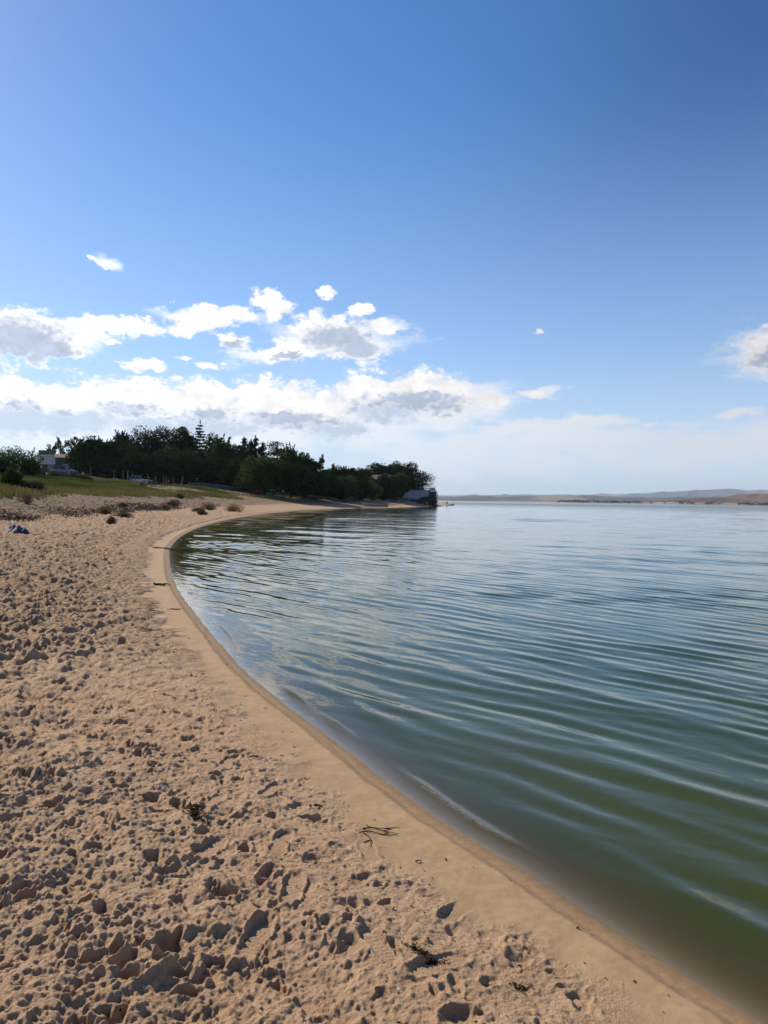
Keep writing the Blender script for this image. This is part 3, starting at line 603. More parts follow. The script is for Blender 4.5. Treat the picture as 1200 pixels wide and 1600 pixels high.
# ---------------------------------------------------------------- trees along the bank
GT = 'trees massed along the bank behind the beach'
TREES = [
 (-76.3,170,14.2,3.0,'sparse','mid','thin see-through tree just right of the billboard top, leftmost of three spindly ones'),
 (-73.0,168,14.4,3.2,'sparse','mid','slim open-crowned tree in the middle of the three spindly ones above the red roof'),
 (-71.2,170,15.3,3.4,'sparse','dark','tallest of the three spindly trees, with upright bare-looking branches beside the dense wood'),
 (-60.5,150,13.5,5.6,'round','dark','dense round-topped dark tree at the left end of the wood, beside the red-roofed house'),
 (-60.1,158,13.2,5.2,'round','dark','dark tree with a low bumpy top between the left end tree and the feathery one'),
 (-58.3,165,16.2,3.9,'feather','mid','feathery light-topped tree sticking up above the left part of the wood'),
 (-52.3,160,15.9,7.4,'round','dark','broad dark tree right of the feathery top, above the white car'),
 (-49.1,165,17.2,8.0,'round','dark','broadest high crown at the peak of the wood, left of the round tuft'),
 (-47.7,175,18.4,5.0,'round','dark','tight round tuft of crown at the highest point of the wood'),
 (-42.3,170,18.5,5.4,'spruce','conifer','tall pointed spruce rising as the spiky peak of the wood'),
 (-37.3,160,14.8,6.3,'round','dark','dark rounded tree just right of the tall pointed spruce'),
 (-34.2,156,13.9,5.0,'feather','olive','lighter olive tree with an airy top right of the spruce'),
 (-31.2,158,13.3,5.6,'round','dark','dark even-topped tree between the olive tree and the narrow conifers'),
 (-32.2,170,14.9,2.5,'spire','conifer','leftmost of four narrow conifer tips in a row on the skyline'),
 (-30.9,172,14.6,2.5,'spire','conifer','second from the left of four narrow conifer tips on the skyline'),
 (-29.3,168,15.1,2.6,'spire','conifer','tallest of four narrow conifer tips, third from the left'),
 (-27.9,170,13.9,2.7,'spire','conifer','rightmost and lowest of four narrow conifer tips on the skyline'),
 (-23.2,160,13.3,4.1,'pine','conifer','flat-tufted pine standing alone above a dip right of the narrow conifers'),
 (-18.4,150,11.7,6.2,'feather','mid','bushy tree with many upright shoots right of the flat-tufted pine'),
 (-15.9,152,10.5,5.2,'round','dark','dark tree sloping down right of the one with upright shoots'),
 (-13.3,155,10.1,3.2,'sparse','mid','ragged thin-topped tree at the right end of the main wood before the gap'),
 (-23.2,140,9.2,6.8,'round','olive','low rounded lighter tree standing in front of the wood below the pine'),
 (-13.3,175,8.7,3.3,'round','dark','small dark tree just right of the dip in the skyline'),
 (-10.6,175,10.1,4.2,'feather','dark','spiky-topped tree between the dip and the house on the headland'),
 (-7.7,180,8.8,3.0,'spire','conifer','short pointed evergreen left of the house on the headland'),
 (-8.5,165,6.5,5.1,'round','mid','low mid-green tree in front of the short pointed evergreen'),
 (-5.8,200,10.0,4.5,'round','dark','dark tree rising at the left edge of the house on the headland'),
 (-2.1,217,12.6,6.3,'round','dark','round dark crown directly above the brown house roof'),
 (1.1,222,11.9,3.6,'round','dark','small dark crown in the notch between the two highest headland crowns'),
 (3.9,222,12.4,4.9,'round','mid','greenish topped tree at the middle of the headland'),
 (7.0,224,12.5,7.2,'round','dark','biggest dark spreading tree on the headland, over the terrace'),
 (11.4,225,10.0,5.8,'pine','dark','outermost tree at the tip of the headland, leaning over the terrace umbrella'),
 (3.5,202,9.1,5.2,'round','mid','lighter green tree in front of the headland crowns, left of the white wall'),
 (-2.8,185,6.1,4.2,'willow','willow','bright yellow-green dome-shaped shrub tree on the bank below the house'),
 (-6.5,178,6.3,4.6,'round','dark','dark low tree left of the yellow-green dome'),
 (-51.2,152,9.9,6.2,'round','dark','lower dark crown behind the pale van in front of the wood'),
 (-46.4,153,10.2,7.0,'round','dark','wide lower crown hanging behind the white car'),
 (-39.7,152,10.7,7.3,'round','dark','wide dark lower crown in front of the tall spruce'),
 (-33.1,150,9.9,6.2,'round','dark','lower dark crown below the olive tree'),
 (-17.9,142,7.9,6.4,'round','dark','low dark crown at the waterside corner below the upright-shooted tree'),
 (-14.4,146,6.9,5.5,'round','dark','low dark crown at the foot of the right end of the main wood'),
 (-56.7,148,9.4,5.5,'round','dark','lower dark crown behind the dark car at the left of the wood'),
 (-44.8,158,12.6,7.1,'round','mid','mid-height greenish crown below the peak of the wood'),
 (-28.3,146,8.7,6.5,'round','dark','low dark crown behind the blue wall, left of the lighter tree'),
 (-11.8,160,6.0,5.0,'round','dark','low dark crown filling the gap under the dip in the skyline'),
 (0.2,197,7.7,4.7,'round','dark','dark crown between the house and the white terrace wall'),
 (6.0,219,9.0,5.4,'round','dark','dark crown immediately behind the left end of the terrace rail')]
for i, (x, y, top, w, k, lm, lab) in enumerate(TREES):
    nm = {'spruce': 'spruce_tree', 'spire': 'conifer_tree', 'pine': 'pine_tree', 'willow': 'willow_tree'}.get(k, 'broadleaf_tree')
    tree(nm, x, y, top+(.5 if k in ('round', 'feather') and top > 11 else .3), w*(1.45 if k in ('round', 'feather') else 1.9 if k == 'spire' else 1.25), k, lm, lab, 'tree', GT, seed=i, leaf=.46 if k in ('round', 'feather') else .36, dens=2.4 if k == 'feather' else 1.7, crown_base=.06 if k != 'sparse' else .3)
# bushes
def bush(name, x, y, h, w, lm, lab, seed, leaf=.2, dens=1.0, kind='bush', group=None):
    b = gz(x, y); return tree(name, x, y, b+h, w, kind, lm, lab, 'bush', group, seed, leaf, dens, .0, base=b-.05)
GB = 'bushes along the grass bank'
for i, (x, y, h, w, lm, lab) in enumerate([
  (-44.2,88,3.7,7.2,'mid','large leafy bush with feathery shoots at the left edge above the grass'),
  (-42.5,89,2.2,2.4,'mid','smaller leafy bush on the right shoulder of the large one by the billboard'),
  (-44.8,84,1.9,5.0,'dark','dark low bush at the far left foot of the large leafy bush'),
  (-45.5,96,1.3,3.2,'brush','low olive brush between the large bush and the parked grey-blue car'),
  (-44.0,100,.9,3.6,'brush','low dark brush in front of the parked grey-blue car'),
  (-41.6,101,.8,3.4,'brush','reddish brown low brush at the right end of the brush row'),
  (-27.6,55,1.9,1.5,'mid','upright green bush at the left edge where the grass meets the sand'),
  (-26.4,55.5,.95,2.0,'brush','low rounded brown-green bush just right of the upright one at the grass edge')]):
    bush('bush', x, y, h, w, lm, lab, 300+i, leaf=.20 if y > 60 else .10, dens=1.6, group=GB)
# undergrowth behind the first trees, too tangled to count
def thicket(pts, n, hgt, seed, lm='dark'):
    rg = np.random.default_rng(seed); pts = np.array(pts, float); k = rg.uniform(0, len(pts)-1.001, n); i = k.astype(int); f = (k-i)[:, None]
    xy = pts[i]*(1-f)+pts[i+1]*f+rg.normal(0, 1.6, (n, 2)); b = gz(xy[:, 0], xy[:, 1])
    hh = hgt*(.6+.8*(vn(xy[:, 0]/2.2, xy[:, 1]/2.2, 61)+.5)); z = b+rg.random(n)**.8*hh
    V = leafquads(np.stack([xy[:, 0], xy[:, 1], z], 1), .55, rg); o = npmesh('undergrowth', V, np.arange(n*4).reshape(-1, 4), LM[lm], attrs={'tint': np.repeat(rg.random(n)*.7, 4)})
    tag(o, 'tangled dark undergrowth filling the wood below the crowns', 'undergrowth', kind='stuff')
thicket([(-66,172),(-54,166),(-44,166),(-34,162),(-24,158),(-17,162),(-12,172),(-7,186),(-6,200),(-2,222),(6,228),(11,230)], 26000, 5.0, 5)

# ---------------------------------------------------------------- materials for built things
white_paint = mat('white_paint', (.74,.75,.75), .35, .08, 2, spec=.5)
grey_paint = mat('grey_blue_paint', (.16,.20,.27), .3, .1, 2, metal=.4, spec=.5)
dark_paint = mat('dark_paint', (.025,.03,.04), .3, .2, 2, spec=.5)
van_paint = mat('pale_blue_paint', (.20,.25,.34), .4, .1, 2, spec=.5)
glassm = mat('tinted_glass', (.015,.02,.025), .06, 0, 1, spec=.8)
rubber = mat('tyre_rubber', (.02,.02,.02), .85)
steel = mat('wheel_steel', (.4,.4,.42), .35, metal=.8)
lampg = mat('lamp_glass', (.75,.75,.72), .15, spec=.7); redl = mat('red_lens', (.45,.03,.02), .2, spec=.6)
plast = mat('black_plastic', (.03,.03,.03), .6)
woodp = mat('weathered_post', (.23,.20,.17), .9, .45, 9, bump=.01)
concrete = mat('concrete', (.33,.32,.30), .9, .3, 2, bump=.01)
whitew = mat('whitewash', (.40,.43,.48), .85, .22, .9, bump=.01)
stone = mat('rubble_stone', (.085,.08,.07), .95, .55, 1.6, bump=.05)
rtile = mat('red_roof_tile', (.13,.050,.036), .85, .35, 3, bump=.02)
btile = mat('brown_roof_tile', (.15,.11,.085), .9, .35, 2, bump=.02)
plasterw = mat('dull_plaster', (.10,.09,.08), .9, .25, 1.2)
bwall = mat('blue_wall_paint', (.035,.095,.125), .8, .4, 1.5)
canvas = mat('pale_canvas', (.62,.63,.64), .8, .1)

def car(x, y, rz, body_m, L_, H_, W_, kind, lab):
    r = empty('parked_car', (x, y, gz(x, y)), rz, lab, 'car', 'cars parked in front of the wood')
    hw = W_/2; sill = .28; belt = H_*.60
    if kind == 'sedan': xs = [-.5,-.485,-.30,.20,.28,.47,.5]; zt = [belt*.80,belt*.97,belt*1.02,belt*.99,belt*.95,belt*.80,belt*.62]; cab = [(-.40,belt*.98),(-.24,H_),(.06,H_*.995),(.25,belt*.96)]
    else: xs = [-.5,-.49,-.30,.20,.28,.47,.5]; zt = [belt*.95,belt*1.0,belt*1.02,belt*1.0,belt*.97,belt*.85,belt*.62]; cab = [(-.485,belt*1.0),(-.43,H_),(.02,H_),(.22,belt*.98)]
    b = MB(); rings = []
    for i, (u, z) in enumerate(zip(xs, zt)):
        k = .86 if i in (0, len(xs)-1) else (.96 if i in (1, len(xs)-2) else 1); X = u*L_; w = hw*k; s0 = sill+(.12 if i in (0, len(xs)-1) else 0)
        rings.append([(X,-w*.94,s0),(X,-w,(s0+z)/2),(X,-w*.95,z*.96),(X,-w*.80,z),(X,w*.80,z),(X,w*.95,z*.96),(X,w,(s0+z)/2),(X,w*.94,s0)])
    b.loft(rings)
    b.build('body', body_m, r, smooth=False)
    c = MB(); rr = []
    for j, (u, z) in enumerate(cab):
        w = hw*(.82 if j in (0, 3) else .66); X = u*L_; z0 = belt*.93
        rr.append([(X if j in (0, 3) else X, -hw*.84, z0),(X,-w,z),(X,w,z),(X if j in (0, 3) else X, hw*.84, z0)])
    c.loft(rr); c.build('cabin_glass', glassm, r)
    t = MB(); (u1, z1), (u2, z2) = cab[1], cab[2]
    t.box(u1*L_-.05, u2*L_+.05, -hw*.68, hw*.68, H_-.03, H_+.02, .015); t.build('roof', body_m, r)
    for sgn in (-1, 1):
        for (a, b_) in ((0, 1), (2, 3)):
            (ua, za), (ub, zb) = cab[a], cab[b_]; wa = hw*(.83 if a == 0 else .67); wb = hw*(.67 if a == 0 else .83)
            MB().tube([(ua*L_, sgn*wa, za),(ub*L_, sgn*wb, zb)], .035, 5).build('window_pillar', body_m, r)
        um = (cab[1][0]+cab[2][0])/2*L_
        MB().tube([(um, sgn*hw*.86, belt*.95),(um, sgn*hw*.68, H_)], .03, 5).build('window_pillar', body_m, r)
        MB().box(.20*L_, .25*L_, sgn*hw-.02 if sgn > 0 else sgn*hw-.14, sgn*hw+.14 if sgn > 0 else sgn*hw+.02, belt*.95, belt*1.1, .02).build('wing_mirror', body_m, r)
        MB().box(.455*L_, .497*L_, sgn*hw*.72-.14, sgn*hw*.72+.14, belt*.62, belt*.76, .02).build('headlight', lampg, r)
        MB().box(-.505*L_, -.48*L_, sgn*hw*.74-.10, sgn*hw*.74+.10, belt*.66, belt*.9, .015).build('taillight', redl, r)
        for wx_ in (-.31, .32):
            wr = .33
            wl = MB(); wl.tube([(wx_*L_, sgn*(hw-.22), wr),(wx_*L_, sgn*(hw-.19), wr),(wx_*L_, sgn*(hw+.0), wr),(wx_*L_, sgn*(hw+.015), wr)], [wr*.9, wr, wr, wr*.88], 20); tyre = wl.build('wheel', rubber, r, True)
            MB().tube([(wx_*L_, sgn*(hw+.0), wr),(wx_*L_, sgn*(hw+.03), wr)], [wr*.62, wr*.55], 14).build('rim', steel, tyre)
    MB().box(-.515*L_, -.49*L_, -hw*.8, hw*.8, .30, .50, .02).build('bumper', plast if kind != 'sedan' else body_m, r)
    MB().box(.49*L_, .512*L_, -hw*.8, hw*.8, .28, .48, .02).build('bumper', plast if kind != 'sedan' else body_m, r)
    return r
car(-58.3, 135, R(-4), grey_paint, 4.5, 1.42, 1.75, 'sedan', 'grey-blue saloon car parked side-on below the billboard and red-roofed house')
car(-48.8, 149, R(-16), white_paint, 4.3, 1.62, 1.75, 'hatch', 'white estate car with sunlit rear parked in front of the dark wood')
car(-56.6, 160-4, R(-10), van_paint, 4.2, 1.75, 1.75, 'hatch', 'pale blue car half hidden behind posts just left of the white estate')
car(-57.2, 147, R(-12), dark_paint, 4.2, 1.45, 1.75, 'sedan', 'dark car in the tree shade between the saloon and the pale blue one')

# billboard
def billboard():
    x, y = -63.6, 140; b = gz(x, y); r = empty('billboard', (x, y, b), R(9), 'white billboard with rows of blue and red lettering under a green band', 'billboard')
    z0 = 7.5-b; z1 = 9.25-b; z2 = 10.05-b
    for s in (-1.2, 1.2): MB().box(s-.06, s+.06, .06, .18, -.3, z2).build('post', plast, r)
    pn = MB().box(-1.42, 1.42, -.03, .05, z0, z1, .01).build('panel', mat('sign_white', (.5,.52,.54), .5), r)
    MB().box(-1.46, 1.30, -.035, .05, z1+.01, z2, .01).build('top_panel', mat('faded_green', (.14,.17,.045), .8, .3, 2), r)
    fr = MB(); fr.box(-1.52, -1.462, -.05, .06, z0+.3, z2+.05); fr.box(-1.462, 1.32, -.05, .06, z2+.002, z2+.06); fr.build('frame', plast, r)
    rg = random.Random(4)
    for zc, hh, mm in ((z1-.34, .20, 'b'), (z1-.76, .22, 'b'), (z1-1.14, .15, 'r'), (z1-1.44, .13, 'r')):
        k = MB(); u = -1.25
        while u < 1.22:
            w = rg.uniform(.08, .14); t = rg.randrange(3)
            k.box(u, u+.045, -.042, -.03, zc-hh/2, zc+hh/2)
            if t != 1: k.box(u+.047, u+w, -.0425, -.03, zc+hh/2-.035, zc+hh/2)
            if t != 2: k.box(u+.047, u+w, -.0425, -.03, zc-hh/2, zc-hh/2+.035)
            u += w+.035+(.08 if rg.random() < .14 else 0)
        k.build('lettering', mat('blue_letters', (.02,.06,.22), .6) if mm == 'b' else mat('red_letters', (.25,.10,.12), .6), pn)
billboard()
# house with a red roof behind the saloon
def house(name, x, y, rz, w, d, hw_, hr, wm, rm, lab, wins, over=.35, door=None):
    r = empty(name, (x, y, gz(x, y)-.1), rz, lab, 'house')
    MB().box(-w/2, w/2, -d/2, d/2, -.3, hw_).build('wall', wm, r)
    f = MB(); o = over; e = [(-w/2-o, -d/2-o, hw_), (w/2+o, -d/2-o, hw_), (w/2+o, d/2+o, hw_), (-w/2-o, d/2+o, hw_)]
    b = f.b; v = [b.verts.new((p[0], p[1], p[2]+.004)) for p in e]; t = [b.verts.new((-w/2-o, 0, hr)), b.verts.new((w/2+o, 0, hr))]
    b.faces.new((v[0], v[1], t[1], t[0])); b.faces.new((v[2], v[3], t[0], t[1])); b.faces.new((v[1], v[2], t[1])); b.faces.new((v[3], v[0], t[0])); b.faces.new(v[::-1])
    rf = f.build('roof', rm, r)
    ch = MB().box(w*.2, w*.2+.5, .15, .65, hw_+.2, hr+.5).build('chimney', wm, rf)
    for (u, z, ww, hh) in wins:
        wi = MB().box(u-ww/2, u+ww/2, -d/2-.02, -d/2+.05, z, z+hh).build('window', glassm, r)
        k = MB(); k.box(u-ww/2-.07, u-ww/2, -d/2-.05, -d/2, z, z+hh); k.box(u+ww/2, u+ww/2+.07, -d/2-.05, -d/2, z, z+hh); k.box(u-ww/2-.07, u+ww/2+.07, -d/2-.055, -d/2, z+hh, z+hh+.07); k.box(u-.025, u+.025, -d/2-.05, -d/2-.022, z, z+hh); k.build('frame', plasterw, wi)
        MB().box(u-ww/2-.12, u+ww/2+.12, -d/2-.12, -d/2+.01, z-.09, z-.002).build('sill', concrete, wi)
    if door:
        MB().box(door-.5, door+.5, -d/2-.03, -d/2+.05, 0, 2.1).build('door', dark_paint, r)
    return r
house('house', -66.0, 152, R(6), 6.4, 5.0, 3.3, 4.15, plasterw, rtile, 'single-storey house with a red tiled roof behind the billboard and saloon car', [(-1.4, 1.0, 1.2, 1.1), (1.6, 1.0, 1.2, 1.1)], door=.2)
house('house', -1.4, 208, R(-22), 7.0, 6.0, 4.6, 6.5, mat('brick_wall', (.22,.13,.10), .9, .3, 2), btile, 'house with a brown pitched roof half buried in trees on the headland', [(-2.2, 2.9, 1.0, 1.1), (0, 2.9, 1.0, 1.1), (2.2, 2.9, 1.0, 1.1), (-2.0, .9, 1.0, 1.2)], door=1.4)

# ---------------------------------------------------------------- fence posts
ords = ['first','second','third','fourth','fifth','sixth','seventh','eighth','ninth','tenth','eleventh','twelfth','thirteenth','fourteenth','fifteenth']
pos_ = [(-56.5,143,2.0,.02,.05),(-50.9,140,1.9,-.02,0),(-47.5,135,2.2,.0,.02),(-46.3,134,2.1,.03,0),(-46.0,133,1.9,.0,0),(-41.5,122,2.0,.02,-.03),(-41.2,123,1.4,0,.02),(-41.4,130,1.4,.0,0),(-40.7,128,1.9,-.04,0),(-39.4,128,1.5,.02,0),(-38.0,128,1.55,-.03,0),(-37.6,128,1.55,.03,0),(-36.2,127.5,1.6,.0,.03),(-34.6,126,1.9,.26,0)]
for i, (x, y, h, tx, ty) in enumerate(pos_):
    b = gz(x, y); rr = random.Random(i)
    r = empty('fence_post', (x, y, b), rr.uniform(0, 3), ('sharply leaning ' if tx > .2 else '')+'weathered grey fence post, %s from the left of the row before the wood' % ords[i], 'fence post', 'fence posts before the wood')
    MB().tube([(0,0,-.2),(tx*h*.5+.01,ty*h*.5,h*.5),(tx*h,ty*h,h)], [.075,.068,.055], 7).build('shaft', woodp, r)
    if i == 8: MB().tube([(.05,0,h*.75),(.75,0,.0)], .05, 6).build('brace', woodp, r)
# low blue wall in front of the trees
def strip_wall(name, pts, h0, th, m_, lab, cat, cap=None):
    pts = [Vector(p) for p in pts]; mid = pts[len(pts)//2]; r = empty(name, (mid.x, mid.y, gz(mid.x, mid.y)), 0, lab, cat)
    k = MB(); n_ = MB(); out_ = []
    for i, p in enumerate(pts):
        d = (pts[min(i+1, len(pts)-1)]-pts[max(i-1, 0)]).normalized(); nn = Vector((-d.y, d.x))*th/2; b = gz(p.x, p.y)
        q = [(p.x+nn.x-mid.x, p.y+nn.y-mid.y), (p.x-nn.x-mid.x, p.y-nn.y-mid.y)]; zb = b-gz(mid.x, mid.y)
        out_.append([(q[0][0], q[0][1], zb-.3), (q[1][0], q[1][1], zb-.3), (q[1][0], q[1][1], zb+h0), (q[0][0], q[0][1], zb+h0)])
    k.loft(out_); k.build('wall_body', m_, r)
    if cap: 
        c = MB(); c.loft([[(a[0][0], a[0][1], a[2][2]+.002), (a[1][0], a[1][1], a[2][2]+.002), (a[1][0], a[1][1], a[2][2]+.07), (a[0][0], a[0][1], a[2][2]+.07)] for a in out_]); c.build('coping', cap, r)
    return r
strip_wall('low_wall', [(-36.5,138),(-34,138.5),(-31,139.5),(-28.5,141),(-26.5,143)], .75, .22, bwall, 'low teal-blue painted wall at the foot of the dark wood', 'wall', concrete)
def crate(x, y, lab):
    r = empty('storage_box', (x, y, gz(x, y)), R(-12), lab, 'box')
    MB().box(-.6, .6, -.35, .35, -.05, .55, .03).build('body', mat('teal_plastic', (.04,.16,.12), .6), r); MB().box(-.64, .64, -.38, .38, .555, .68, .03).build('lid', mat('teal_plastic', (.05,.19,.15), .6), r)
crate(-21.6, 139.5, 'teal green storage box under the lighter front tree')

# ---------------------------------------------------------------- terrace on the headland
def terrace():
    x, y = 9.6, 213; zb = 2.1; r = empty('terrace', (x, y, zb), R(-7), 'raised terrace with a whitewashed retaining wall at the tip of the headland', 'terrace')
    MB().box(-4.2, 3.2, 0, 6.0, -1.6, 2.35).build('retaining_wall', whitew, r)
    MB().box(3.203, 5.1, -.25, 6.0, -1.8, 2.2).build('side_wall', stone, r)
    MB().box(-4.3, 5.2, -.32, 6.1, 2.353, 2.48).build('deck', concrete, r)
    k = MB(); rg = random.Random(3)
    u = -5.0
    for i in range(96):
        M2 = Matrix.Translation((-6.4+(i%48)*.25, rg.uniform(-1.2, -.35), rg.uniform(-1.4, -.2)+(.7 if i > 70 and i%48 > 26 else 0))) @ Matrix.Rotation(rg.uniform(0, 3), 4, (rg.random(), rg.random(), rg.random()))
        k.box(-.34, .34, -.3, .3, -.26, .26, .10, M=M2)
    k.build('rubble_footing', stone, r)
    for i in range(11):
        MB().box(-4.2+i*.92-.03, -4.2+i*.92+.03, -.25, -.19, 2.481, 3.45).build('rail_post', dark_paint, r)
    for z in (2.85, 3.4): MB().box(-4.25, 5.05, -.185, -.15, z, z+.05).build('rail', dark_paint, r)
    a = MB(); a.box(-.6, 2.9, .3, 3.6, 4.35, 4.47, .02); a.build('canopy_roof', btile, r)
    for px_, py_ in ((-.5, .4), (2.8, .4), (-.5, 3.5), (2.8, 3.5)): MB().box(px_-.04, px_+.04, py_-.04, py_+.04, 2.481, 4.349).build('canopy_post', dark_paint, r)
    wr = MB().box(3.3, 4.9, 1.2, 1.3, 2.481, 3.25).build('windbreak', canvas, r)
terrace()
def umbrella(x, y, z, lab):
    r = empty('umbrella', (x, y, z), 0, lab, 'umbrella')
    MB().tube([(0,0,0),(0,0,2.3)], .03, 8).build('pole', steel, r)
    b = MB(); v = [b.b.verts.new((1.25*math.cos(t), 1.25*math.sin(t), 1.95)) for t in [k*math.pi/4 for k in range(8)]]; v2 = [b.b.verts.new((1.25*math.cos(t), 1.25*math.sin(t), 1.85)) for t in [k*math.pi/4 for k in range(8)]]; c = b.b.verts.new((0, 0, 2.45)); c2 = b.b.verts.new((0, 0, 2.38))
    for k in range(8): b.b.faces.new((v[k], v[(k+1) % 8], c)); b.b.faces.new((v2[(k+1) % 8], v2[k], c2)); b.b.faces.new((v2[k], v2[(k+1) % 8], v[(k+1) % 8], v[k]))
    b.build('canopy', canvas, r); MB().tube([(0,0,0),(0,0,.08)], .25, 12).build('base', concrete, r)
umbrella(13.2, 214.3, 4.59, 'white sun umbrella at the open right end of the terrace')
def pole(name, x, y, h, lab, rad=.05):
    r = empty(name, (x, y, gz(x, y)), 0, lab, 'post'); MB().tube([(0,0,-.3),(0,0,h)], rad, 7).build('shaft', woodp, r)
    MB().box(-.09, .09, -.09, .09, h, h+.05, .01).build('cap', woodp, r)
pole('post', 15.3, 213.5, 4.1, 'tall thin post at the right corner of the terrace', .06)
pole('post', -10.6, 178, 4.2, 'slim pale pole among the trees left of the headland house', .07)

# rocks
def rock(x, y, r_, lab, seed, squash=.65, m_=None, z=None):
    rg = random.Random(seed); b = bmesh.new(); bmesh.ops.create_icosphere(b, subdivisions=3, radius=1)
    pl = [Vector((rg.gauss(0, 1), rg.gauss(0, 1), rg.gauss(0, 1))).normalized() for _ in range(12)]; ds = [rg.uniform(.62, .92) for _ in pl]
    for v in b.verts:
        for p, d in zip(pl, ds):
            e = v.co.dot(p)-d
            if e > 0: v.co -= p*e*.9
        v.co += v.co*float(fbm(np.array([v.co.x*2+seed]), np.array([v.co.y*2+v.co.z*1.7]), 1, 3)[0])*.22
        v.co.z *= squash
    bmesh.ops.transform(b, verts=b.verts[:], matrix=Matrix.Rotation(rg.uniform(0, 6), 4, 'Z') @ Matrix.Diagonal((r_*rg.uniform(.9, 1.3), r_, r_, 1)))
    me = bpy.data.meshes.new('rock'); b.to_mesh(me); b.free(); me.materials.append(m_ or stone); me.polygons.foreach_set('use_smooth', [False]*len(me.polygons))
    o = bpy.data.objects.new('rock', me); o.location = (x, y, (gz(x, y) if z is None else z)+r_*squash*.35); COL.objects.link(o)
    return tag(o, lab, 'rock', 'dark rocks stepping down the headland tip')
for i, (x, y, r_) in enumerate([(14.6,211,1.0),(15.6,212,.9),(16.3,214,.8),(15.2,209,.8),(16.9,217,.8),(17.6,220,.7),(18.1,224,.7),(18.9,229,.7),(19.6,234,.6),(20.3,240,.6),(21.2,246,.6),(22.4,254,.6),(23.3,262,.55),(24.6,270,.5),(26.0,281,.5)]):
    rock(x, y, r_, 'dark rough rock, %s from the terrace along the rocky tip of the headland' % ords[i], i)
for i, (x, y, r_) in enumerate([(2.2,194,.55),(3.2,196,.6),(4.1,199,.55),(4.7,203,.5),(1.3,192,.4),(5.1,206,.55)]):
    rock(x, y, r_, 'pale broken stone, %s of the heap between the yellow-green tree and the terrace wall' % ords[i], 40+i, m_=mat('pale_rubble', (.26,.24,.22), .95, .5, 2, bump=.04))
# ---------------------------------------------------------------- rowing boat
def boat():
    x, y = -2.0, 151.5; r = empty('rowing_boat', (x, y, max(gz(x, y), -.05)+.04), R(-6), 'pale grey wooden rowing boat lying at the water edge below the headland', 'boat')
    n = 17; outer = []; inner = []
    for i in range(n):
        u = i/(n-1); X = -2.75+5.5*u; w = 0.78*(math.sin(min(1, u*1.35+.02)*math.pi/2))**.8*(1-.22*max(0, u-.6)/.4); sh = .66+.34*(1-u)**2.2+.12*u**3; kz = .22*(1-u)**4
        o_ = [(X, -w, sh), (X, -w*.92, kz+(sh-kz)*.55), (X, -w*.55, kz+.08), (X, 0, kz), (X, w*.55, kz+.08), (X, w*.92, kz+(sh-kz)*.55), (X, w, sh)]
        outer.append(o_); inner.append([(a, b_*.94, c if j in (0, 6) else c+.035) for j, (a, b_, c) in enumerate(o_)][::-1])
    b = MB(); rings = [o_+i_ for o_, i_ in zip(outer, inner)]; b.loft(rings)
    b.build('hull', mat('faded_boat_paint', (.36,.37,.36), .75, .25, 2), r, False)
    for sg in (-1, 1): MB().tube([(o_[0][0], sg*abs(o_[0][1]), o_[0][2]+.015) for o_ in outer], .035, 5).build('gunwale', mat('gunwale_wood', (.20,.16,.12), .8), r)
    for u in (-1.2, .2, 1.6): MB().box(u-.13, u+.13, -.68, .68, .42, .46).build('thwart', woodp, r)
    MB().box(2.70, 2.76, -.60, .60, .06, .76, .01).build('transom', mat('boat_transom', (.10,.11,.12), .8), r)
boat()
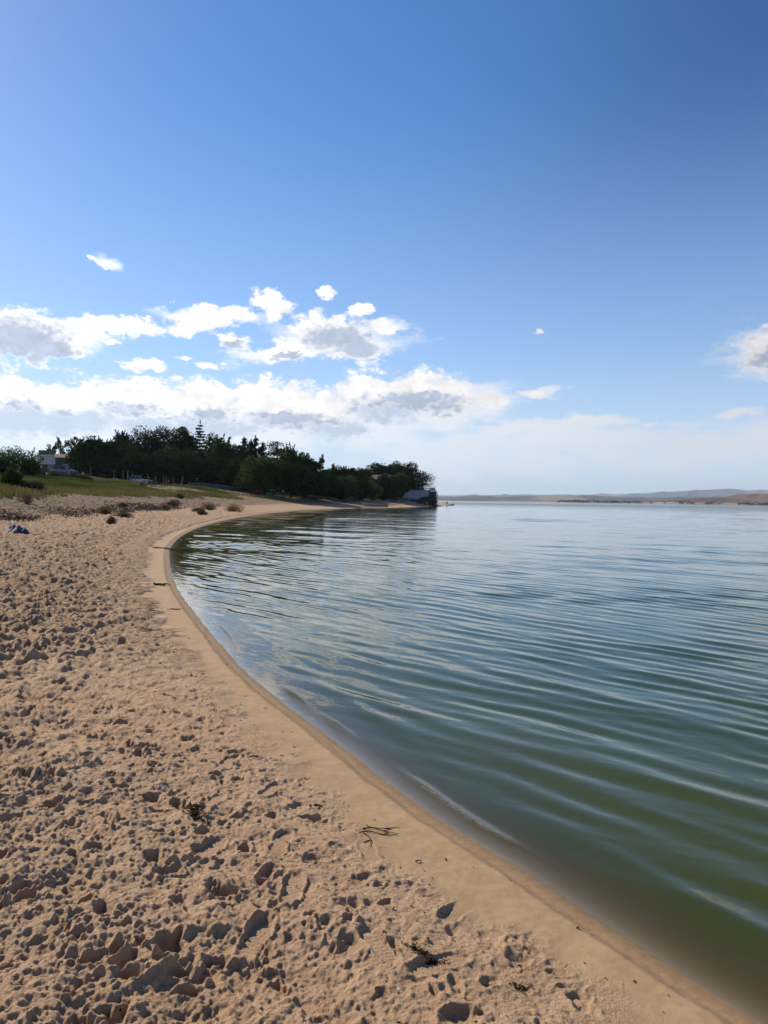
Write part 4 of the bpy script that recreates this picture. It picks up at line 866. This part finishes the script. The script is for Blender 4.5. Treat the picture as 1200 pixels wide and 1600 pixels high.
# ---------------------------------------------------------------- people fishing
skin = mat('skin', (.42,.26,.18), .6); darkc = mat('dark_clothes', (.02,.022,.03), .9); trou = mat('dark_trousers', (.03,.03,.035), .9); hairm = mat('dark_hair', (.012,.01,.008), .7)
def skinned(name, J, E, rad, m_, parent=None):
    me = bpy.data.meshes.new(name); me.from_pydata(J, E, []); o = bpy.data.objects.new(name, me); COL.objects.link(o)
    sk = o.modifiers.new('skin', 'SKIN'); sk.use_smooth_shade = True
    for i, v in enumerate(me.skin_vertices[0].data): v.radius = (rad[i], rad[i]); v.use_root = (i == 0)
    o.modifiers.new('sub', 'SUBSURF').levels = 1; o.modifiers['sub'].render_levels = 2; me.materials.append(m_)
    if parent: o.parent = parent
    return o
def sitter(x, y, rz, lab, z=None):
    b = gz(x, y) if z is None else z
    r = empty('person', (x, y, b), rz, lab, 'person')
    J = [(0,0,.42),(0,.02,.62),(0,.05,.84),(0,.07,.93),(0,.10,1.05),(0,.11,1.16), (-.17,.05,.84),(-.24,.22,.66),(-.12,.42,.68),(-.06,.50,.70), (.17,.05,.84),(.24,.22,.66),(.12,.42,.68),(.06,.50,.70), (-.10,.02,.40),(-.15,.42,.50),(-.14,.44,.10),(-.14,.58,.04), (.10,.02,.40),(.15,.42,.50),(.14,.44,.10),(.14,.58,.04)]
    E = [(0,1),(1,2),(2,3),(3,4),(4,5),(2,6),(6,7),(7,8),(8,9),(2,10),(10,11),(11,12),(12,13),(0,14),(14,15),(15,16),(16,17),(0,18),(18,19),(19,20),(20,21)]
    rad = [.14,.13,.14,.06,.085,.075,.06,.045,.035,.03,.06,.045,.035,.03,.09,.075,.05,.04,.09,.075,.05,.04]
    skinned('body', J, E, rad, darkc, r)
    h = MB(); bmesh.ops.create_uvsphere(h.b, u_segments=14, v_segments=9, radius=.105); h.build('hair', hairm, r, True, M=Matrix.Translation((0,.085,1.14)))
    f = MB(); bmesh.ops.create_uvsphere(f.b, u_segments=12, v_segments=8, radius=.078); f.build('face', skin, r, True, M=Matrix.Translation((0,.135,1.09)))
    st = empty('folding_stool', (x, y, b), rz, 'small dark stool under the '+('nearer' if y < 230 else 'farther')+' seated angler', 'stool')
    MB().box(-.2, .2, -.16, .18, .27, .30, .01).build('seat', darkc, st)
    for sx in (-1, 1):
        for sy in (-1, 1): MB().tube([(sx*.17, sy*.14, .27), (sx*.17, -sy*.14, -.03)], .013, 5).build('leg', steel, st)
sitter(10.9, 199.5, R(-90), 'dark-clothed person sitting by the water edge below the terrace', z=max(.02, gz(10.9, 199.5)))
sitter(22.0, 262, R(-60), 'small dark-clothed person sitting on the rocks at the far tip', z=gz(22.0, 262)+.25)

# ---------------------------------------------------------------- dry shrubs on the upper beach
def dry_shrub(x, y, h, w, lab, seed, lm='dry', n=900, name='dry_shrub', leaf=.035):
    rg = np.random.default_rng(seed); b = gz(x, y)+.0; r = empty(name, (x, y, b), 0, lab, 'shrub', 'dry shrubs scattered on the upper beach')
    P = []; st = MB()
    for i in range(60):
        a = rg.uniform(0, 6.283); e = rg.uniform(.15, 1.45); L_ = 1.0*rg.uniform(.6, 1.05)
        d = np.array([math.cos(a)*math.cos(e)*w/2, math.sin(a)*math.cos(e)*w/2, math.sin(e)*h])*L_
        c = d*.5+rg.normal(0, .05*w, 3); c[2] = abs(c[2])
        st.tube([(0,0,-.02), tuple(c), tuple(d)], [.012, .007, .003], 3)
        k = rg.random(n//60)[:, None]**.6; P.append((c*(1-k)+d*k)+rg.normal(0, .055*w, (n//60, 3)))
    C = np.concatenate(P); C[:, 2] = np.abs(C[:, 2]); V = leafquads(C, leaf*max(1, y/25), rg)
    npmesh('twigs', V, np.arange(len(C)*4).reshape(-1, 4), LM[lm], r, attrs={'tint': np.repeat(np.clip(rg.normal(.45, .3, len(C)), 0, 1), 4)})
    st.build('stems', LM['dry'] if lm == 'dry' else BARK, r)
DS = [(-13.2,36.0,.50,.75,'brush','dark brown tuft of dry weed alone on the sand, nearest of all the shrubs'),
 (-17.9,47.5,.55,1.4,'dry','low brown clump on the beach with a white scrap beside it'),
 (-21.2,44,.9,1.3,'dry','reddish brown dry shrub with thin wisps above the drift line'),
 (-15.8,45,.40,1.8,'brush','flat dark clump on the drift line right of the wispy shrub'),
 (-24.5,44,.5,1.4,'dry','brown wisps at the far left of the drift line'),
 (-19.2,51,.45,1.6,'brush','dark low clump behind the one with the white scrap'),
 (-19.5,66,.55,1.6,'dry','brown tuft at the lower edge of the green grass'),
 (-21.0,74,.75,2.6,'brush','wide dark clump on bare sand right of the green grass'),
 (-18.0,76,.80,2.3,'dry','reddish dry shrub right of the wide dark clump'),
 (-15.8,78,.85,3.4,'dry','largest reddish brown dry shrub on the upper beach'),
 (-16.8,67,.4,1.8,'brush','low dark mat in front of the largest reddish shrub'),
 (-12.8+-2.4,62,.5,1.2,'brush','round dark tuft near the water line on the right of the beach'),
 (-24.8,90,.6,1.6,'brush','small dark bush among the sparse grass below the posts'),
 (-34.0,104,.9,1.3,'brush','upright dark bush between the green grass and the posts'),
 (-20.5,58,.35,1.5,'brush','low dark brown mat on the beach left of the round tuft')]
for i, (x, y, h, w, lm, lab) in enumerate(DS): dry_shrub(x, y, h*.85, w*.8, lab, 500+i, lm, n=1500)

# row of trees on the far shore, a pixel or two high
def far_row():
    rg = np.random.default_rng(31); n = 9000; a = np.radians(rg.uniform(11, 44, n)); k = rg.random(n) < np.clip(.15+2.2*vn(a*55, a*0, 90)+1.0*vn(a*210, a*0, 91)+.2*(a > .34), 0, 1); a = a[k]; n = len(a)
    d = 3010+rg.uniform(0, 40, n); z = 2+rg.random(n)*6.5*(.5+vn(a*300, a*0, 92)+.5)
    V = leafquads(np.stack([np.sin(a)*d, np.cos(a)*d, z], 1), 7.0, rg); o = npmesh('shore_trees', V, np.arange(n*4).reshape(-1, 4), LM['dark'], attrs={'tint': np.repeat(rg.random(n), 4)})
    tag(o, 'thin dark line of distant trees along the far shore', 'trees', kind='stuff')
far_row()
# grass on the bank and drift line debris: stuff
def grass():
    rg = np.random.default_rng(9); n = 150000; x = rg.uniform(-62, -4, n); y = rg.uniform(40, 150, n)**1.0
    s = sdist(x, y); d = fbm(x, y, 7, 4, off=71)
    p = sstep(12.0, 15.5, s+3*d)*(1-sstep(32, 42, s)); p = p*np.where(y > 96, .30+1.2*np.clip(d, -.25, .6), 1)*(1-sstep(112, 150, y)*.6)
    k = rg.random(n) < p; x, y, s, d = x[k], y[k], s[k], d[k]; b = gz(x, y); m_ = len(x)
    per = 4; X = np.repeat(x, per)+rg.normal(0, .14, m_*per); Y = np.repeat(y, per)+rg.normal(0, .14, m_*per); B = np.repeat(b, per)
    h = rg.uniform(.12, .34, m_*per)*(.7+1.1*np.repeat(np.clip(d+.4, .1, 1), per)); a = rg.uniform(0, 6.283, m_*per); w = rg.uniform(.03, .07, m_*per)
    dx = np.cos(a)*w; dy = np.sin(a)*w; lx = rg.normal(0, .09, m_*per); ly = rg.normal(0, .09, m_*per)
    V = np.stack([np.stack([X-dx, Y-dy, B-.03], 1), np.stack([X+dx, Y+dy, B-.03], 1), np.stack([X+lx+dx*.15, Y+ly+dy*.15, B+h], 1)], 1).reshape(-1, 3)
    tone = np.clip(.25+1.3*vn(X/3.0, Y/5.0, 73)+rg.normal(0, .22, m_*per)+np.repeat((1-sstep(14, 19, s))*.75, per)+np.repeat(sstep(92, 112, y)*.25, per), 0, 1)
    o = npmesh('grass', V, np.arange(m_*per*3).reshape(-1, 3), LM['grass'], attrs={'tint': np.repeat(tone, 3)})
    tag(o, 'rough green and straw-coloured grass covering the bank', 'grass', kind='stuff')
grass()
def debris():
    rg = np.random.default_rng(12); n = 60000; x = rg.uniform(-34, -9, n); y = rg.uniform(22, 96, n); s = sdist(x, y)
    u = s-7.6-1.4*fbm(x, y, 6, 3, off=77); p = np.exp(-(u/1.0)**2)*np.clip(.25+2.2*vn(x/2.4, y/2.4, 79)+.25, 0, 1)*(1-.6*sstep(60, 90, y))
    k = rg.random(n) < p; x, y = x[k], y[k]; b = gz(x, y); c = np.stack([x, y, b+rg.uniform(0, .16, len(x))*(.4+np.clip(vn(x/1.1, y/1.1, 80)+.5, 0, 1))], 1)
    per = 5; C = np.repeat(c, per, 0)+rg.normal(0, .10, (len(c)*per, 3))*[1, 1, .35]
    V = leafquads(C, .15, rg, .4); o = npmesh('drift_debris', V, np.arange(len(C)*4).reshape(-1, 4), mat('rotten_weed', (.085,.055,.038), .95, .5, .7, col2=(.16,.105,.07)), attrs={'tint': rg.random(len(C)*4)})
    tag(o, 'dark line of rotting weed and twigs along the scarp of the beach', 'debris', kind='stuff')
debris()

# ---------------------------------------------------------------- small things on the sand
def gtop(x, y):
    X = np.array([float(x)]); Y = np.array([float(y)]); s = sdist(X, Y); return float(macro(X, Y, s)[0]+micro(X, Y, s)[0])
weed_bits = leaf_mat('dried_weed_bits', (.022,.014,.008), (.14,.085,.04), .05)
weed = mat('black_weed', (.030,.020,.013), .9, .5, 40); drift = mat('brown_driftwood', (.11,.065,.035), .9, .5, 30)
def strands(name, x, y, th, L_, lab, seed, n=5, m_=None, rad=.0045, cat='driftwood', spread=.03):
    if name == 'seaweed':                              # flat crumpled clump of dried leaves, half sunk in the sand
        g_ = np.random.default_rng(seed); k = 26*n; u = g_.normal(0, L_*.24, k); v = g_.normal(0, L_*.085, k)+.25*L_*np.sin(u/L_*7+seed)*.4
        X = x+u*math.cos(th)-v*math.sin(th); Y = y+u*math.sin(th)+v*math.cos(th); ss = sdist(X, Y); Z = macro(X, Y, ss)+micro(X, Y, ss)+g_.uniform(-.001, .007, k)*max(1, L_/.15)
        a_ = th+g_.normal(0, .8, k); l_ = g_.uniform(.3, 1.0, k)*.075*L_*1.3; w_ = l_*g_.uniform(.15, .45, k); z0 = gtop(x, y); C = np.stack([X-x, Y-y, Z-z0], 1)
        U = np.stack([np.cos(a_)*l_, np.sin(a_)*l_, g_.normal(0, .3, k)*l_], 1); Q_ = np.stack([-np.sin(a_)*w_, np.cos(a_)*w_, g_.normal(0, .4, k)*w_], 1)
        o = npmesh(name, np.stack([C-U, C+Q_, C+U, C-Q_], 1).reshape(-1, 3), np.arange(k*4).reshape(-1, 4), weed_bits, attrs={'tint': np.repeat(g_.random(k)**2.5*.7, 4)}); o.location = (x, y, z0); return tag(o, lab, cat)
    rg = random.Random(seed); b = MB(); z0 = gtop(x, y)
    for i in range(n):
        p = [rg.gauss(0, spread)-math.cos(th)*L_/2*rg.uniform(.5, 1), rg.gauss(0, spread)-math.sin(th)*L_/2*rg.uniform(.5, 1)]; a = th+rg.gauss(0, .35); pts = []
        k = rg.randint(6, 10)
        for j in range(k):
            pts.append((p[0], p[1], gtop(x+p[0], y+p[1])-z0+rad*.9+rg.uniform(0, rad*1.5))); a += rg.gauss(0, .30); p = [p[0]+math.cos(a)*L_/k, p[1]+math.sin(a)*L_/k]
        b.tube(pts, [rad*(1-.6*j/k)*rg.uniform(.7, 1.2) for j in range(k)], 5)
        if rg.random() < .8:
            q = pts[k//2]; a2 = a+rg.choice((-1, 1))*.8; e = (q[0]+math.cos(a2)*L_*.22, q[1]+math.sin(a2)*L_*.22); b.tube([q, (e[0], e[1], gtop(x+e[0], y+e[1])-z0+rad)], rad*.6, 4)
    o = b.build(name, m_ or weed); o.location = (x, y, z0); return tag(o, lab, cat)
strands('driftwood', -.02, 3.74, -.45, .22, 'forked dark twig lying on the smooth packed sand near the water', 1, 4, drift, .0032)
strands('twig', .11, 3.46, .1, .04, 'short dark bit of twig on smooth sand below the forked one', 2, 1, drift, .004, 'twig')
strands('seaweed', -.95, 3.78, -.9, .24, 'tangled black weed strand draped over the loose footprints', 3, 7, weed, .006, 'seaweed')
strands('seaweed', .17, 2.66, -.5, .14, 'black crumpled weed in a hollow near the bottom middle', 4, 8, weed, .005, 'seaweed', .02)
strands('seaweed', .50, 2.54, -.2, .09, 'small flat black weed scrap at the edge of the smooth strip, lowest of all', 5, 6, weed, .005, 'seaweed', .02)
strands('driftwood', -7.2, 24.2, .1, .9, 'dark stick across the far bend of the wet sand', 6, 3, drift, .014, 'driftwood')
strands('driftwood', -4.25, 14.2, .2, .34, 'dark stick on the smooth strip beside the bend of the shore', 7, 4, weed, .014, 'driftwood')
strands('twig', -3.15, 11.1, .0, .22, 'thin dark twig on the smooth sand halfway along the curve', 8, 2, weed, .006, 'twig')
strands('seaweed', -9.75, 22.8, .1, .4, 'flat black weed patch on the open sand at the left', 9, 9, weed, .02, 'seaweed', .06)
strands('seaweed', -3.3, 15.4-4.6, .3, .2, 'dark weed crumbs between the loose and the packed sand', 10, 5, weed, .008, 'seaweed', .05)
strands('seaweed', -.34, 4.02, .6, .07, 'small clump of weed at the upper rim of the footprints', 14, 8, weed, .005, 'seaweed', .02)
def litter():
    rg = np.random.default_rng(41); n = 26000; y = 2.1+10*rg.random(n)**1.5; x = rg.uniform(-4.5, 1.6, n); s = sdist(x, y)
    p = np.exp(-((s-.72-.25*vn(x/.8, y/.8, 95))/.22)**2)*np.clip(vn(x/.22, y/.22, 96)*2.4+.05, 0, 1)+.035*(s > .12)*(s < 3)
    k = rg.random(n) < p; x, y, s = x[k], y[k], s[k]; z = macro(x, y, s)+micro(x, y, s)+.002; n = len(x)
    a = rg.uniform(0, 6.283, n); L_ = rg.uniform(.003, .013, n)*np.clip(y/3.5, 1, 2); w = L_*rg.uniform(.12, .5, n); t = rg.normal(0, .35, n)
    C = np.stack([x, y, z], 1); u = np.stack([np.cos(a)*L_, np.sin(a)*L_, t*L_], 1); v = np.stack([-np.sin(a)*w, np.cos(a)*w, rg.normal(0, .3, n)*w], 1); h = np.array([0, 0, .0025])
    V = np.stack([C-u, C+v+h, C+u, C-v+h*.4], 1).reshape(-1, 3)
    o = npmesh('beach_litter', V, np.arange(n*4).reshape(-1, 4), weed_bits, attrs={'tint': np.repeat(rg.random(n), 4)})
    tag(o, 'tiny dark bits of dried weed strewn where the packed sand meets the footprints', 'litter', kind='stuff')
litter()
def shell(x, y, r_, lab, seed):
    rg = random.Random(seed); b = MB(); n = 12; rings = []
    for i in range(6):
        t = i/5; rr = r_*math.sin((.12+.88*t)*math.pi/2); zz = r_*.22*math.cos(t*math.pi/2)
        rings.append([(rr*math.cos(a)*1.2, rr*math.sin(a)*(.9+.1*math.cos(3*a)), zz) for a in [2*math.pi*k/n for k in range(n)]])
    b.loft(rings); o = b.build('shell', mat('white_shell', (.72,.68,.62), .5), smooth=True); o.location = (x, y, gtop(x, y)-.002); o.rotation_euler = (rg.uniform(-.3, .3), rg.uniform(-.3, .3), rg.uniform(0, 6)); return tag(o, lab, 'shell')
shell(-.5, 3.56, .011, 'white shell fragment lying in the footprints left of the forked twig', 1)
shell(.075, 2.45, .009, 'tiny white shell chip near the bottom of the footprints', 2)
shell(-17.2, 47.6, .22, 'white scrap on the ground beside the brown clump', 3)
# crumpled plastic sheet at the left edge
def bag(x, y, rz, a, b_, h, m_, lab, seed):
    n = 26; U, Vv = np.meshgrid(np.linspace(-1, 1, n), np.linspace(-1, 1, n), indexing='ij'); rr = np.sqrt(U**2+Vv**2)
    X = U*a*(1+.25*vn(U*1.7+seed, Vv*1.7, 1)); Y = Vv*b_*(1+.3*vn(U*2+seed, Vv*2, 2)); Z = h*np.clip(1-rr**2.2, 0, 1)*(.75+1.1*fbm(U*1.2+seed, Vv*1.2, .7, 3, .55))+.01
    i = np.arange(n-1)[:, None]*n+np.arange(n-1)[None, :]; q = np.stack([i, i+1, i+1+n, i+n], -1).reshape(-1, 4)[:, ::-1]
    kk = (rr.ravel() < 1.22)[q].all(1); o = npmesh('plastic_bag', np.stack([X.ravel(), Y.ravel(), np.maximum(Z, .01).ravel()], 1), q[kk], m_, smooth=True)
    so_ = o.modifiers.new('t', 'SOLIDIFY'); so_.thickness = .008; o.location = (x, y, gtop(x, y)); o.rotation_euler = (0, 0, rz); return tag(o, lab, 'bag')
bag(-12.25, 25.0, .05, .30, .32, .22, mat('blue_plastic', (.085,.10,.14), .7, .4, 5, spec=.2, col2=(.04,.05,.07)), 'crumpled blue-grey plastic bag on the sand near the left edge', 2)
bag(-12.75, 25.6, .4, .26, .3, .26, mat('dark_blue_plastic', (.035,.04,.055), .7, .4, 5, spec=.2, col2=(.10,.115,.13)), 'darker crumpled bag at the very left edge beside the blue-grey one', 5)
bag(-12.55, 25.05, .9, .07, .09, .13, mat('white_plastic', (.7,.72,.74), .5), 'white scrap of plastic wedged between the two crumpled bags', 8)

# ---------------------------------------------------------------- haze
hb = MB().box(-9000, 16500, -6500, 16500, -15, 330); hm = bpy.data.materials.new('air_haze'); hm.use_nodes = True; t = hm.node_tree; t.nodes.clear()
pv = t.nodes.new('ShaderNodeVolumePrincipled'); pv.inputs['Density'].default_value = 5.2e-5; pv.inputs['Color'].default_value = (.70, .84, 1, 1); pv.inputs['Anisotropy'].default_value = .2
oo = t.nodes.new('ShaderNodeOutputMaterial'); t.links.new(pv.outputs[0], oo.inputs['Volume'])
tag(hb.build('haze', hm), 'thin pale blue haze over the lake', 'haze', kind='stuff')
